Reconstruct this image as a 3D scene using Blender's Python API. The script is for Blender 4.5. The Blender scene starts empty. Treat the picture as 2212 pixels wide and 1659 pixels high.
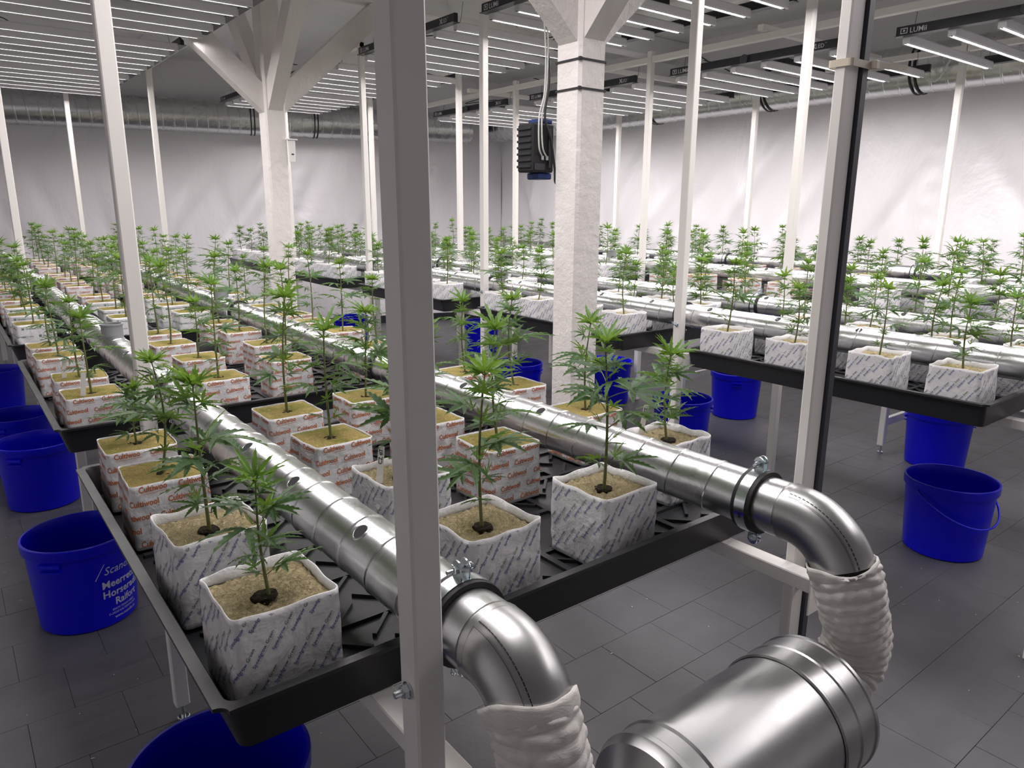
import bpy, bmesh, math, random
import numpy as np
from mathutils import Vector, Matrix
PI = math.pi
random.seed(7); rng = np.random.RandomState(11)
SC = bpy.context.scene
COL = SC.collection
EYE = 1.35                      # camera height above the floor

# ------------------------------------------------------------------ camera
def cam_axes(yaw, pitch, roll):
    f = np.array([math.sin(yaw)*math.cos(pitch), math.cos(yaw)*math.cos(pitch), -math.sin(pitch)])
    r = np.array([math.cos(yaw), -math.sin(yaw), 0.0]); u = np.cross(r, f)
    r2 = r*math.cos(roll)+u*math.sin(roll); u2 = -r*math.sin(roll)+u*math.cos(roll)
    return r2, u2, f
cam = bpy.data.cameras.new('camera'); cam.sensor_width = 36.0; cam.lens = 36.0*1572.2/2212
cam.clip_start = 0.02; cam.clip_end = 60
co = bpy.data.objects.new('camera', cam); COL.objects.link(co)
r_, u_, f_ = cam_axes(0.66437951, 0.23431572, 0.00493345)
co.matrix_world = Matrix(((r_[0], u_[0], -f_[0], 0), (r_[1], u_[1], -f_[1], 0), (r_[2], u_[2], -f_[2], EYE), (0, 0, 0, 1)))
SC.camera = co
# ------------------------------------------------------------------ world and exposure
w = bpy.data.worlds.new('world'); SC.world = w; w.use_nodes = True
w.node_tree.nodes['Background'].inputs[0].default_value = (0.80, 0.80, 0.85, 1)
w.node_tree.nodes['Background'].inputs[1].default_value = 0.05
SC.view_settings.view_transform = 'Standard'; SC.view_settings.look = 'None'
SC.view_settings.exposure = 0.16; SC.view_settings.gamma = 1.0
SC.view_settings.use_curve_mapping = False
SC.cycles.max_bounces = 8; SC.cycles.diffuse_bounces = 6; SC.cycles.glossy_bounces = 4; SC.cycles.transmission_bounces = 2
LED = 172.0                      # radiance of the lamp strips
LED_COL = (1.0, 0.945, 0.945)

# ------------------------------------------------------------------ materials
MATS = {}
def mat(name, col, rough=0.5, metal=0.0, spec=0.5, build=None):
    m = bpy.data.materials.new(name); m.use_nodes = True
    nt = m.node_tree; b = nt.nodes['Principled BSDF']
    b.inputs['Base Color'].default_value = (*col, 1); b.inputs['Roughness'].default_value = rough
    b.inputs['Metallic'].default_value = metal; b.inputs['Specular IOR Level'].default_value = spec
    if build: build(nt, b)
    MATS[name] = m
    return m
def noise(nt, scale, detail=3, rough=0.55, vec=None, dist=0.0):
    n = nt.nodes.new('ShaderNodeTexNoise'); n.inputs['Scale'].default_value = scale
    n.inputs['Detail'].default_value = detail; n.inputs['Roughness'].default_value = rough; n.inputs['Distortion'].default_value = dist
    if vec is None:
        t = nt.nodes.new('ShaderNodeTexCoord'); vec = t.outputs['Object']
    nt.links.new(vec, n.inputs['Vector']); return n.outputs['Fac']
def ramp(nt, fac, stops):
    r = nt.nodes.new('ShaderNodeValToRGB'); cr = r.color_ramp
    while len(cr.elements) > 1: cr.elements.remove(cr.elements[0])
    for i, (p, c) in enumerate(stops):
        e = cr.elements[0] if i == 0 else cr.elements.new(p)
        e.position = p; e.color = (*c, 1)
    nt.links.new(fac, r.inputs['Fac']); return r.outputs['Color']
def bump(nt, b, fac, strength, dist=0.01):
    n = nt.nodes.new('ShaderNodeBump'); n.inputs['Strength'].default_value = strength; n.inputs['Distance'].default_value = dist
    nt.links.new(fac, n.inputs['Height']); nt.links.new(n.outputs['Normal'], b.inputs['Normal']); return n
def mapr(nt, fac, a, b2):
    n = nt.nodes.new('ShaderNodeMapRange'); n.inputs['To Min'].default_value = a; n.inputs['To Max'].default_value = b2
    nt.links.new(fac, n.inputs['Value']); return n.outputs['Result']
def wcoord(nt, scale=(1, 1, 1), rot=(0, 0, 0)):
    g = nt.nodes.new('ShaderNodeNewGeometry'); mp = nt.nodes.new('ShaderNodeMapping')
    mp.inputs['Scale'].default_value = scale; mp.inputs['Rotation'].default_value = rot
    nt.links.new(g.outputs['Position'], mp.inputs['Vector']); return mp.outputs['Vector']
def ocoord(nt, scale=(1, 1, 1)):
    g = nt.nodes.new('ShaderNodeTexCoord'); mp = nt.nodes.new('ShaderNodeMapping')
    mp.inputs['Scale'].default_value = scale
    nt.links.new(g.outputs['Object'], mp.inputs['Vector']); return mp.outputs['Vector']

mat('paint', (0.80, 0.775, 0.745), 0.42)
def _col(nt, b):
    bump(nt, b, noise(nt, 26, 5, 0.6, wcoord(nt)), 0.55, 0.01)
    nt.links.new(ramp(nt, noise(nt, 5, 4, 0.6, wcoord(nt)), [(0.3, (0.74, 0.70, 0.68)), (0.7, (0.81, 0.775, 0.75))]), b.inputs['Base Color'])
mat('column_paint', (0.8, 0.77, 0.75), 0.55, build=_col)
def _ceil(nt, b):
    nt.links.new(ramp(nt, noise(nt, 1.3, 4, 0.6, wcoord(nt)), [(0.3, (0.78, 0.78, 0.79)), (0.7, (0.86, 0.855, 0.86))]), b.inputs['Base Color'])
    bump(nt, b, noise(nt, 14, 4, 0.6, wcoord(nt)), 0.2, 0.01)
mat('ceiling_paint', (0.7, 0.7, 0.7), 0.7, build=_ceil)
def _film(nt, b):
    bump(nt, b, noise(nt, 1.6, 5, 0.6, wcoord(nt, (1, 1, 0.55)), 0.8), 0.6, 0.06)
mat('wall_film', (0.84, 0.82, 0.845), 0.30, spec=0.45, build=_film)
def _floor(nt, b):
    v = wcoord(nt)
    nt.links.new(ramp(nt, noise(nt, 3.5, 6, 0.65, v), [(0.25, (0.082, 0.080, 0.088)), (0.78, (0.118, 0.114, 0.125))]), b.inputs['Base Color'])
    nt.links.new(mapr(nt, noise(nt, 9, 5, 0.6, v), 0.35, 0.6), b.inputs['Roughness'])
    bump(nt, b, noise(nt, 60, 4, 0.6, v), 0.18, 0.004)
mat('floor_tile', (0.075, 0.072, 0.08), 0.5, build=_floor)
mat('floor_joint', (0.045, 0.044, 0.047), 0.8)
mat('fleck', (0.55, 0.54, 0.54), 0.6)
def _black(nt, b):
    nt.links.new(mapr(nt, noise(nt, 12, 5, 0.6, wcoord(nt)), 0.30, 0.5), b.inputs['Roughness'])
    bump(nt, b, noise(nt, 160, 2, 0.5, wcoord(nt)), 0.10, 0.002)
mat('tray_plastic', (0.017, 0.017, 0.020), 0.4, build=_black)
mat('rubber', (0.012, 0.011, 0.012), 0.6)
mat('dark_metal', (0.020, 0.021, 0.026), 0.38)
mat('dark_channel', (0.045, 0.046, 0.058), 0.45)
mat('black_plastic', (0.012, 0.012, 0.013), 0.45)
mat('blue_box', (0.012, 0.035, 0.16), 0.4)
def _galv(nt, b):
    v = wcoord(nt)
    n1 = noise(nt, 150, 3, 0.6, v); n2 = noise(nt, 6, 4, 0.6, v, 0.5)
    mx = nt.nodes.new('ShaderNodeMix'); mx.data_type = 'FLOAT'; mx.inputs[0].default_value = 0.5
    nt.links.new(n1, mx.inputs[2]); nt.links.new(n2, mx.inputs[3])
    nt.links.new(ramp(nt, mx.outputs[0], [(0.3, (0.56, 0.565, 0.575)), (0.7, (0.68, 0.685, 0.69))]), b.inputs['Base Color'])
    nt.links.new(mapr(nt, n2, 0.22, 0.33), b.inputs['Roughness'])
mat('galvanized', (0.66, 0.67, 0.68), 0.28, 1.0, build=_galv)
def _steel(nt, b):
    v = wcoord(nt)
    nt.links.new(ramp(nt, noise(nt, 7, 6, 0.6, v), [(0.3, (0.39, 0.39, 0.392)), (0.7, (0.47, 0.47, 0.468))]), b.inputs['Base Color'])
    nt.links.new(mapr(nt, noise(nt, 22, 5, 0.6, v), 0.26, 0.40), b.inputs['Roughness'])
mat('steel', (0.5, 0.5, 0.5), 0.33, 1.0, build=_steel)
mat('zinc', (0.74, 0.80, 0.84), 0.20, 1.0)
mat('grey_plastic', (0.25, 0.26, 0.27), 0.5)
def _blue(nt, b):
    nt.links.new(mapr(nt, noise(nt, 8, 3, 0.5), 0.26, 0.40), b.inputs['Roughness'])
mat('bucket_blue', (0.003, 0.003, 0.66), 0.3, spec=0.32, build=_blue)
mat('bucket_print', (0.50, 0.52, 0.70), 0.5)
mat('white_print', (0.66, 0.66, 0.68), 0.5)
def _wrap(nt, b):
    v = ocoord(nt)
    n1 = noise(nt, 15, 4, 0.6, v, 0.25); n2 = noise(nt, 60, 2, 0.5, ocoord(nt, (1, 1, 0.4)))
    mx = nt.nodes.new('ShaderNodeMath'); mx.operation = 'MULTIPLY_ADD'; mx.inputs[1].default_value = 0.25
    nt.links.new(n2, mx.inputs[0]); nt.links.new(n1, mx.inputs[2])
    bump(nt, b, mx.outputs[0], 0.6, 0.012)
    b.inputs['Subsurface Weight'].default_value = 0.0
mat('wrap_film', (0.80, 0.79, 0.80), 0.30, spec=0.5, build=_wrap)
mat('wrap_cultiv', (0.74, 0.735, 0.75), 0.25, spec=0.55, build=_wrap)
def _wool(c0, c1, cg, lo):
    def f(nt, b):
        g = nt.nodes.new('ShaderNodeObjectInfo'); tc = nt.nodes.new('ShaderNodeTexCoord')
        ad = nt.nodes.new('ShaderNodeVectorMath'); ad.operation = 'ADD'
        cmb = nt.nodes.new('ShaderNodeVectorMath'); cmb.operation = 'SCALE'; cmb.inputs['Scale'].default_value = 3.1
        nt.links.new(g.outputs['Location'], cmb.inputs[0])
        nt.links.new(tc.outputs['Object'], ad.inputs[0]); nt.links.new(cmb.outputs[0], ad.inputs[1])
        v = ad.outputs[0]
        fib = noise(nt, 120, 5, 0.7, v, 1.6); base = ramp(nt, fib, [(0.28, c0), (0.68, c1)])
        alg = ramp(nt, noise(nt, 11, 4, 0.6, v), [(lo, (0, 0, 0)), (lo+0.16, (1, 1, 1))])
        dk = ramp(nt, noise(nt, 30, 5, 0.7, v), [(0.30, (1, 1, 1)), (0.37, (0, 0, 0))])
        m1 = nt.nodes.new('ShaderNodeMix'); m1.data_type = 'RGBA'; m1.inputs[7].default_value = (*cg, 1)
        s = nt.nodes.new('ShaderNodeMath'); s.operation = 'MULTIPLY'; s.inputs[1].default_value = 0.62
        nt.links.new(alg, s.inputs[0]); nt.links.new(s.outputs[0], m1.inputs[0]); nt.links.new(base, m1.inputs[6])
        m2 = nt.nodes.new('ShaderNodeMix'); m2.data_type = 'RGBA'; m2.inputs[7].default_value = (0.10, 0.075, 0.03, 1)
        s2 = nt.nodes.new('ShaderNodeMath'); s2.operation = 'MULTIPLY'; s2.inputs[1].default_value = 0.55
        nt.links.new(dk, s2.inputs[0]); nt.links.new(s2.outputs[0], m2.inputs[0]); nt.links.new(m1.outputs[2], m2.inputs[6])
        nt.links.new(m2.outputs[2], b.inputs['Base Color'])
        bump(nt, b, fib, 1.0, 0.010)
    return f
mat('wool_tan', (0.42, 0.34, 0.18), 0.9, spec=0.1, build=_wool((0.30, 0.225, 0.105), (0.74, 0.63, 0.39), (0.22, 0.25, 0.05), 0.54))
mat('wool_yellow', (0.5, 0.40, 0.15), 0.9, spec=0.1, build=_wool((0.37, 0.275, 0.085), (0.60, 0.475, 0.185), (0.20, 0.25, 0.035), 0.47))
def _plug(nt, b):
    nt.links.new(ramp(nt, noise(nt, 170, 4, 0.7), [(0.35, (0.008, 0.006, 0.005)), (0.7, (0.07, 0.055, 0.04))]), b.inputs['Base Color'])
    bump(nt, b, noise(nt, 190, 4, 0.7), 1.0, 0.006)
mat('plug', (0.03, 0.025, 0.02), 0.95, spec=0.1, build=_plug)
mat('print_orange', (0.52, 0.135, 0.035), 0.5)
mat('print_blue', (0.035, 0.05, 0.30), 0.5)
mat('print_green', (0.045, 0.12, 0.075), 0.5)
mat('print_grodan', (0.035, 0.13, 0.07), 0.5)
mat('tag_white', (0.85, 0.84, 0.82), 0.5)
mat('ink', (0.01, 0.01, 0.012), 0.6)
mat('cable_tie', (0.62, 0.56, 0.45), 0.45)
mat('cable', (0.012, 0.012, 0.012), 0.5)
mat('white_cable', (0.62, 0.62, 0.60), 0.5)
mat('lamp_alu', (0.72, 0.71, 0.73), 0.35)
mat('hole_shade', (0.006, 0.006, 0.007), 0.7)  # black painted in for the shade inside the duct outlets
def _cloth(nt, b):
    bump(nt, b, noise(nt, 34, 5, 0.65, ocoord(nt, (1, 1, 3.4)), 0.8), 0.30, 0.008)
    b.inputs['Sheen Weight'].default_value = 0.1
mat('hose_cloth', (0.76, 0.735, 0.70), 0.62, spec=0.3, build=_cloth)
def leafmat(name, c0, c1):
    m = bpy.data.materials.new(name); m.use_nodes = True; nt = m.node_tree; b = nt.nodes['Principled BSDF']
    oi = nt.nodes.new('ShaderNodeObjectInfo')
    nt.links.new(ramp(nt, oi.outputs['Random'], [(0.0, c0), (1.0, c1)]), b.inputs['Base Color'])
    b.inputs['Roughness'].default_value = 0.42; b.inputs['Specular IOR Level'].default_value = 0.35
    tr = nt.nodes.new('ShaderNodeBsdfTranslucent'); tr.inputs['Color'].default_value = (c1[0]*2.0, c1[1]*1.7, c1[2]*0.9, 1)
    mx = nt.nodes.new('ShaderNodeMixShader'); mx.inputs[0].default_value = 0.30
    nt.links.new(b.outputs[0], mx.inputs[1]); nt.links.new(tr.outputs[0], mx.inputs[2])
    nt.links.new(mx.outputs[0], nt.nodes['Material Output'].inputs['Surface']); MATS[name] = m
leafmat('leaf', (0.040, 0.098, 0.036), (0.078, 0.165, 0.050))
leafmat('leaf_young', (0.100, 0.205, 0.045), (0.135, 0.265, 0.055))
mat('stem', (0.145, 0.165, 0.055), 0.55)
def emis(name, col, s):
    m = bpy.data.materials.new(name); m.use_nodes = True; nt = m.node_tree; nt.nodes.remove(nt.nodes['Principled BSDF'])
    e = nt.nodes.new('ShaderNodeEmission'); e.inputs[0].default_value = (*col, 1); e.inputs[1].default_value = s
    nt.links.new(e.outputs[0], nt.nodes['Material Output'].inputs['Surface']); MATS[name] = m
emis('led', LED_COL, LED)

# ------------------------------------------------------------------ mesh builder
class MB:
    def __init__(s): s.v = []; s.f = []; s.m = []; s.n = 0
    def add(s, V, F, mi=0):
        V = [tuple(map(float, p)) for p in V]
        s.v += V; s.f += [tuple(i+s.n for i in q) for q in F]; s.m += [mi]*len(F); s.n += len(V)
    def box(s, c, d, mi=0, rot=None):
        x, y, z = d[0]/2, d[1]/2, d[2]/2
        P = [(-x,-y,-z),(x,-y,-z),(x,y,-z),(-x,y,-z),(-x,-y,z),(x,-y,z),(x,y,z),(-x,y,z)]
        if rot is not None: P = [tuple(rot @ Vector(p)) for p in P]
        s.add([(p[0]+c[0], p[1]+c[1], p[2]+c[2]) for p in P], [(0,3,2,1),(4,5,6,7),(0,1,5,4),(1,2,6,5),(2,3,7,6),(3,0,4,7)], mi)
    def cbox(s, lo, hi, ch=0.003, mi=0):
        # chamfered box (all 12 edges)
        L = np.array(lo, float); H = np.array(hi, float); V = []; idx = {}
        for ax in range(3):
            for sg in (0, 1):
                for i, (a, b) in enumerate(((0,0),(1,0),(1,1),(0,1))):
                    o = [(ax+1) % 3, (ax+2) % 3]; p = np.zeros(3); p[ax] = (L, H)[sg][ax]
                    for q, t in zip(o, (a, b)): p[q] = (H[q]-ch) if t else (L[q]+ch)
                    key = [0]*3; key[ax] = sg; key[o[0]] = a; key[o[1]] = b
                    idx[(ax, tuple(key))] = len(V); V.append(p)
        F = []
        for ax in range(3):
            o = [(ax+1) % 3, (ax+2) % 3]
            for sg in (0, 1):
                q = []
                for a, b in ((0,0),(1,0),(1,1),(0,1)):
                    k = [0]*3; k[ax] = sg; k[o[0]] = a; k[o[1]] = b; q.append(idx[(ax, tuple(k))])
                F.append(tuple(q) if sg else tuple(q[::-1]))
        for ax in range(3):      # edges along ax
            o = [(ax+1) % 3, (ax+2) % 3]
            for a in (0, 1):
                for b in (0, 1):
                    k0 = [0]*3; k0[o[0]] = a; k0[o[1]] = b; k1 = list(k0); k1[ax] = 1
                    q = (idx[(o[0], tuple(k0))], idx[(o[0], tuple(k1))], idx[(o[1], tuple(k1))], idx[(o[1], tuple(k0))])
                    F.append(q if (a == b) else q[::-1])
        for a in (0, 1):
            for b in (0, 1):
                for c in (0, 1):
                    k = (a, b, c); q = (idx[(0, k)], idx[(1, k)], idx[(2, k)])
                    F.append(q if (a+b+c) % 2 == 1 else q[::-1])
        s.add(V, F, mi)
    def rings(s, R, close=False, cap0=False, cap1=False, mi=0, closed_u=True):
        n = len(R[0]); V = [p for r in R for p in r]; F = []
        m = len(R)
        for i in range(m if close else m-1):
            j = (i+1) % m
            for k in range(n if closed_u else n-1):
                l = (k+1) % n
                F.append((i*n+k, i*n+l, j*n+l, j*n+k))
        if cap0: F.append(tuple(range(n))[::-1])
        if cap1: F.append(tuple((m-1)*n+k for k in range(n)))
        s.add(V, F, mi)
    def tube(s, P, r, n=8, cap=True, mi=0, up=(0, 0, 1)):
        P = [Vector(p) for p in P]; rr = r if hasattr(r, '__len__') else [r]*len(P)
        R = []; prev = None
        for i, p in enumerate(P):
            t = (P[min(i+1, len(P)-1)]-P[max(i-1, 0)]).normalized()
            if prev is None:
                a = Vector(up)
                if abs(a.dot(t)) > 0.95: a = Vector((1, 0, 0))
                x = (a-t*a.dot(t)).normalized()
            else: x = (prev-t*prev.dot(t)).normalized()
            prev = x; y = t.cross(x)
            R.append([p+(x*math.cos(2*PI*k/n)+y*math.sin(2*PI*k/n))*rr[i] for k in range(n)])
        s.rings(R, cap0=cap, cap1=cap, mi=mi)
    def build(s, name, mats, parent=None, smooth=False, loc=None, data_only=False, auto=None):
        me = bpy.data.meshes.new(name); me.from_pydata(s.v, [], s.f)
        for q in (mats if isinstance(mats, (list, tuple)) else [mats]): me.materials.append(MATS[q])
        if any(s.m): me.polygons.foreach_set('material_index', s.m)
        if smooth: me.polygons.foreach_set('use_smooth', [True]*len(me.polygons))
        if auto: me.set_sharp_from_angle(angle=math.radians(auto))
        me.update()
        if data_only: return me
        return inst(name, me, parent, loc)
def inst(name, me, parent=None, loc=None, rot=None, scale=None):
    o = bpy.data.objects.new(name, me); COL.objects.link(o)
    if parent is not None: o.parent = parent
    if loc is not None: o.location = loc
    if rot is not None: o.rotation_euler = rot
    if scale is not None: o.scale = (scale,)*3 if not hasattr(scale, '__len__') else scale
    return o
def empty(name, loc, rz=0):
    o = bpy.data.objects.new(name, None); COL.objects.link(o); o.location = loc; o.rotation_euler = (0, 0, rz)
    o.empty_display_size = 0.1; return o
def tag(o, label, cat, group=None):
    o['label'] = label; o['category'] = cat
    if group: o['group'] = group
    return o
def struct(o): o['kind'] = 'structure'; return o
WORDS = {}
def word(text, size=1.0, off=0.0, res=2, shear=0.0):
    key = (text, off, res, shear)
    if key not in WORDS:
        c = bpy.data.curves.new('w', 'FONT'); c.body = text; c.size = 1.0; c.resolution_u = res; c.offset = off; c.shear = shear
        o = bpy.data.objects.new('w', c); COL.objects.link(o)
        bpy.context.view_layer.update()
        me = o.evaluated_get(bpy.context.evaluated_depsgraph_get()).to_mesh()
        V = np.array([v.co[:2] for v in me.vertices]); F = [tuple(p.vertices) for p in me.polygons]
        o.to_mesh_clear(); bpy.data.objects.remove(o); bpy.data.curves.remove(c)
        V[:, 0] -= V[:, 0].min(); WORDS[key] = (V, F)
    V, F = WORDS[key]; return V*size, F
class Flat:
    """2-D print: vertices in (u, v), later wrapped on a surface"""
    def __init__(s): s.v = []; s.f = []; s.m = []; s.n = 0
    def put(s, V, F, at, ang=0, mi=0, lim=None):
        c, n = math.cos(ang), math.sin(ang); V = np.asarray(V)
        W = np.stack([V[:, 0]*c-V[:, 1]*n+at[0], V[:, 0]*n+V[:, 1]*c+at[1]], 1)
        if lim is not None:
            F = [q for q in F if all(lim[0] <= W[i, 1] <= lim[1] for i in q)]
            if not F: return
        s.v.append(W); s.f += [tuple(i+s.n for i in q) for q in F]; s.m += [mi]*len(F); s.n += len(W)
    def rect(s, x0, y0, x1, y1, at=(0, 0), ang=0, mi=0, lim=None):
        s.put(np.array([(x0,y0),(x1,y0),(x1,y1),(x0,y1)]), [(0,1,2,3)], at, ang, mi, lim)
    def mesh(s, name, fn, mats):
        P = fn(np.concatenate(s.v)); mb = MB(); mb.v = [tuple(p) for p in P]; mb.f = s.f; mb.m = s.m
        return mb.build(name, mats, data_only=True)

ORD = ['nearest', 'second', 'third', 'fourth', 'fifth', 'farthest']
PITCH = 1.445
class Bench: pass
def bench(name, x0, x1, pipes, y0, ztop, zl, lx, n, slope, s0):
    b = Bench(); b.name = name; b.x0 = x0; b.x1 = x1; b.pipes = pipes; b.y0 = y0; b.zt = ztop; b.zl = zl; b.lx = lx; b.n = n
    b.rise = lambda Y: slope*max(0.0, Y-s0); return b
BA = bench('left', 0.19, 1.455, (0.4716, 1.126), 0.82, EYE-0.524, EYE+0.945, (0.29, 1.40), 5, 0.016, 2.0)
BB = bench('middle', 2.315, 3.51, (2.60, 3.17), 0.745, EYE-0.465, EYE+0.955, (2.40, 3.43), 5, 0.010, 1.5)
BC = bench('right', 3.715, 5.31, (4.0, 4.98), 0.80, EYE-0.40, EYE+0.825, (3.95, 5.05), 4, 0.006, 1.5)
BENCHES = (BA, BB, BC)

# ================================================================== THE SETTING
XL, XR, YF = -1.6, 5.72, -2.6
ZC = EYE+1.50
def back_y(x): return 8.10-0.28*(x-3.77)
TS = 0.228
# floor: base slab with joints, tiles laid half-bond
m = MB(); m.box(((XL+XR)/2, (YF+10.4)/2, -0.03), (XR-XL, 10.4-YF, 0.05)); floor = struct(m.build('floor', 'floor_joint'))
tm = MB(); g = 0.0006; tm.cbox((g, g, -0.005), (TS-g, TS-g, 0.0), 0.0005)
tme = tm.build('floor_tile', 'floor_tile', data_only=True)
cells = []
for j in range(-20, 46):
    y = 2.13+TS*j
    if y < YF or y+TS > 10.2: continue
    offx = 0.02 if j % 2 else 0.132
    for i in range(-12, 30):
        x = offx+TS*i
        if x < XL or x+TS > XR or y > back_y(x)+0.1: continue
        q = np.array([x+0.11, y+0.11, -EYE]); dz = q@f_; px = (q@r_)/max(dz, .01)*1572; py = -(q@u_)/max(dz, .01)*1572
        vis = dz > 0.3 and abs(px) < 1160 and py < 900
        cells.append((0 if vis else 1, dz if dz > 0 else 50-dz, x, y))
cells.sort()
rest = MB()
for c, (_, _, x, y) in enumerate(cells):
    if c < 300:
        inst('floor_tile', tme, floor, (x, y, 0.0005*rng.rand()-0.0008))
    else:
        rest.box((x+TS/2, y+TS/2, -0.004), (TS-2*g, TS-2*g, 0.0065))
o = rest.build('floor_tile_field', 'floor_tile', floor); o['kind'] = 'stuff'
fl = MB()
for _ in range(420):
    x, y = rng.uniform(-0.6, 4.6), rng.uniform(0.2, 5.0); a = rng.uniform(0, PI); L = rng.choice([.0012, .002, .004]); t = rng.uniform(.0006, .0016)
    fl.box((x, y, 0.0006), (L*2, t*2, 0.0006), rot=Matrix.Rotation(a, 3, 'Z'))
o = fl.build('paint_flecks', 'fleck', floor); o['kind'] = 'stuff'
# walls: hung white film with folds
def film(name, P0, P1, h, nx, nz, amp, seed, folds):
    r = np.random.RandomState(seed); P0 = np.array(P0); P1 = np.array(P1); L = np.linalg.norm(P1-P0); d = (P1-P0)/L
    nrm = np.array([d[1], -d[0]]); u = np.linspace(0, L, nx); z = np.linspace(0.02, h, nz); U, Z = np.meshgrid(u, z)
    D = np.zeros_like(U)
    for _ in range(14):
        fx, ph, sl = r.uniform(1.2, 5.0), r.uniform(0, 6.28), r.uniform(-0.9, 0.9)
        D += amp*0.45*np.sin(fx*(U+sl*Z)+ph)*np.exp(-((Z-r.uniform(0, 2))/r.uniform(.6, 1.6))**2)
    for (uc, zc, sl, wd, hh, a) in folds:
        q = (U-uc)-sl*(Z-zc); D += a*np.exp(-(q/wd)**2)*np.exp(-((Z-zc)/hh)**2)
    for us in np.arange(1.3, L, 1.9):       # taped seams
        D += 0.004*np.exp(-((U-us)/0.012)**2)
        D += 0.006*np.sin(Z*38+us)*np.exp(-((U-us-.03)/0.05)**2)*(Z > .9)*(Z < 1.9)*(int(us*10) % 2)
    X = P0[0]+d[0]*U+nrm[0]*D; Y = P0[1]+d[1]*U+nrm[1]*D
    mb = MB(); V = np.stack([X, Y, Z], -1).reshape(-1, 3)
    F = [(i*nx+k, i*nx+k+1, (i+1)*nx+k+1, (i+1)*nx+k) for i in range(nz-1) for k in range(nx-1)]
    mb.add(V, F); return struct(mb.build(name, 'wall_film', smooth=True))
rf = np.random.RandomState(5)
fold_b = [(rf.uniform(.3, 7.2), rf.uniform(.6, 1.8), rf.uniform(-.8, .8), rf.uniform(.02, .09), rf.uniform(.25, .7), rf.uniform(-.055, .055)) for _ in range(44)]
fold_r = [(rf.uniform(.3, 9.5), rf.uniform(.6, 1.8), rf.uniform(-.9, .9), rf.uniform(.02, .09), rf.uniform(.25, .7), rf.uniform(-.05, .05)) for _ in range(50)]
fold_r += [(2.2, 1.0, 1.0, .12, .8, .04), (2.8, 1.2, .9, .07, .7, -.03), (8.3, 1.2, -.35, .05, .8, .035)]
wall_back = film('wall_back', (XL, back_y(XL)), (XR, back_y(XR)), ZC, 190, 64, 0.018, 3, fold_b)
wall_right = film('wall_right', (XR, back_y(XR)), (XR, YF), ZC, 220, 64, 0.018, 4, fold_r)
wall_left = film('wall_left', (XL, YF), (XL, back_y(XL)), ZC, 90, 24, 0.015, 8, [])
wall_front = film('wall_front', (XR, YF), (XL, YF), ZC, 60, 24, 0.015, 9, [])
# dark plinth showing below the film on the back wall
m = MB(); m.box((2.06, back_y(2.06)-0.035, 0.045), (7.5, 0.02, 0.09), rot=Matrix.Rotation(math.atan(-0.28), 3, 'Z')); struct(m.build('baseboard_back', 'dark_metal'))
m = MB(); m.box(((XL+XR)/2, 3.9, ZC+0.05), (XR-XL+.2, 13.2, 0.1)); ceiling = struct(m.build('ceiling', 'ceiling_paint'))
# ceiling beams over the columns and a rounded haunch along the room
CX, CYS, CW = 1.80, (1.93, 4.77), 0.121
m = MB(); m.cbox((CX-.08, YF, EYE+1.30), (CX+.08, 8.9, ZC), .008); struct(m.build('ceiling_beam_main', 'ceiling_paint'))
for i, y in enumerate(CYS):
    m = MB(); m.cbox((XL, y-.075, EYE+1.33), (CX-.08, y+.075, ZC), .008); struct(m.build('ceiling_beam_cross', 'ceiling_paint'))
    m = MB(); m.cbox((CX+.08, y-.075, EYE+1.33), (XR, y+.075, ZC), .008); struct(m.build('ceiling_beam_cross', 'ceiling_paint'))
m = MB(); R = []
for y in np.linspace(YF, 8.0, 3):
    R.append([(3.62+0.55*math.cos(a), y, ZC-0.36*math.sin(a)) for a in np.linspace(0, PI, 15)])
m.rings(R, closed_u=False); struct(m.build('ceiling_haunch', 'ceiling_paint', smooth=True))
# columns with braces
def column(y, extra, cw):
    root = empty('column', (CX, y, 0)); struct(root); h = cw/2
    m = MB(); m.cbox((-h, -h, 0), (h, h, ZC), 0.010); m.build('shaft', 'column_paint', root)
    def brace(dx, dy, z0, run, rise, wd=0.125, th=0.09):
        m = MB(); d = Vector((dx, dy, 0)); n = Vector((-dy, dx, 0))
        a = d*h+Vector((0, 0, z0)); b = d*(h+run)+Vector((0, 0, z0+rise)); up = Vector((0, 0, wd*1.38))
        P = [a, b, b+up, a+up]
        V = [p+n*s*th/2 for s in (-1, 1) for p in P]
        m.add(V, [(3,2,1,0),(4,5,6,7),(0,1,5,4),(2,3,7,6),(1,2,6,5),(0,4,7,3)]); m.build('brace', 'column_paint', root)
    for a in extra: brace(*a)
    return root
col1 = column(CYS[0], [(1, 0, EYE+.535, .70, .62), (-1, 0, EYE+.535, .70, .62), (0, 1, EYE+.545, .70, .70), (0, -1, EYE+.545, .70, .70)], CW)
col2 = column(CYS[1], [(1, 0, EYE+.585, .74, .66), (-1, 0, EYE+.585, .74, .66), (0, 1, EYE+.60, .6, .70), (0, -1, EYE+.60, .6, .70)], .128)

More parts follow.
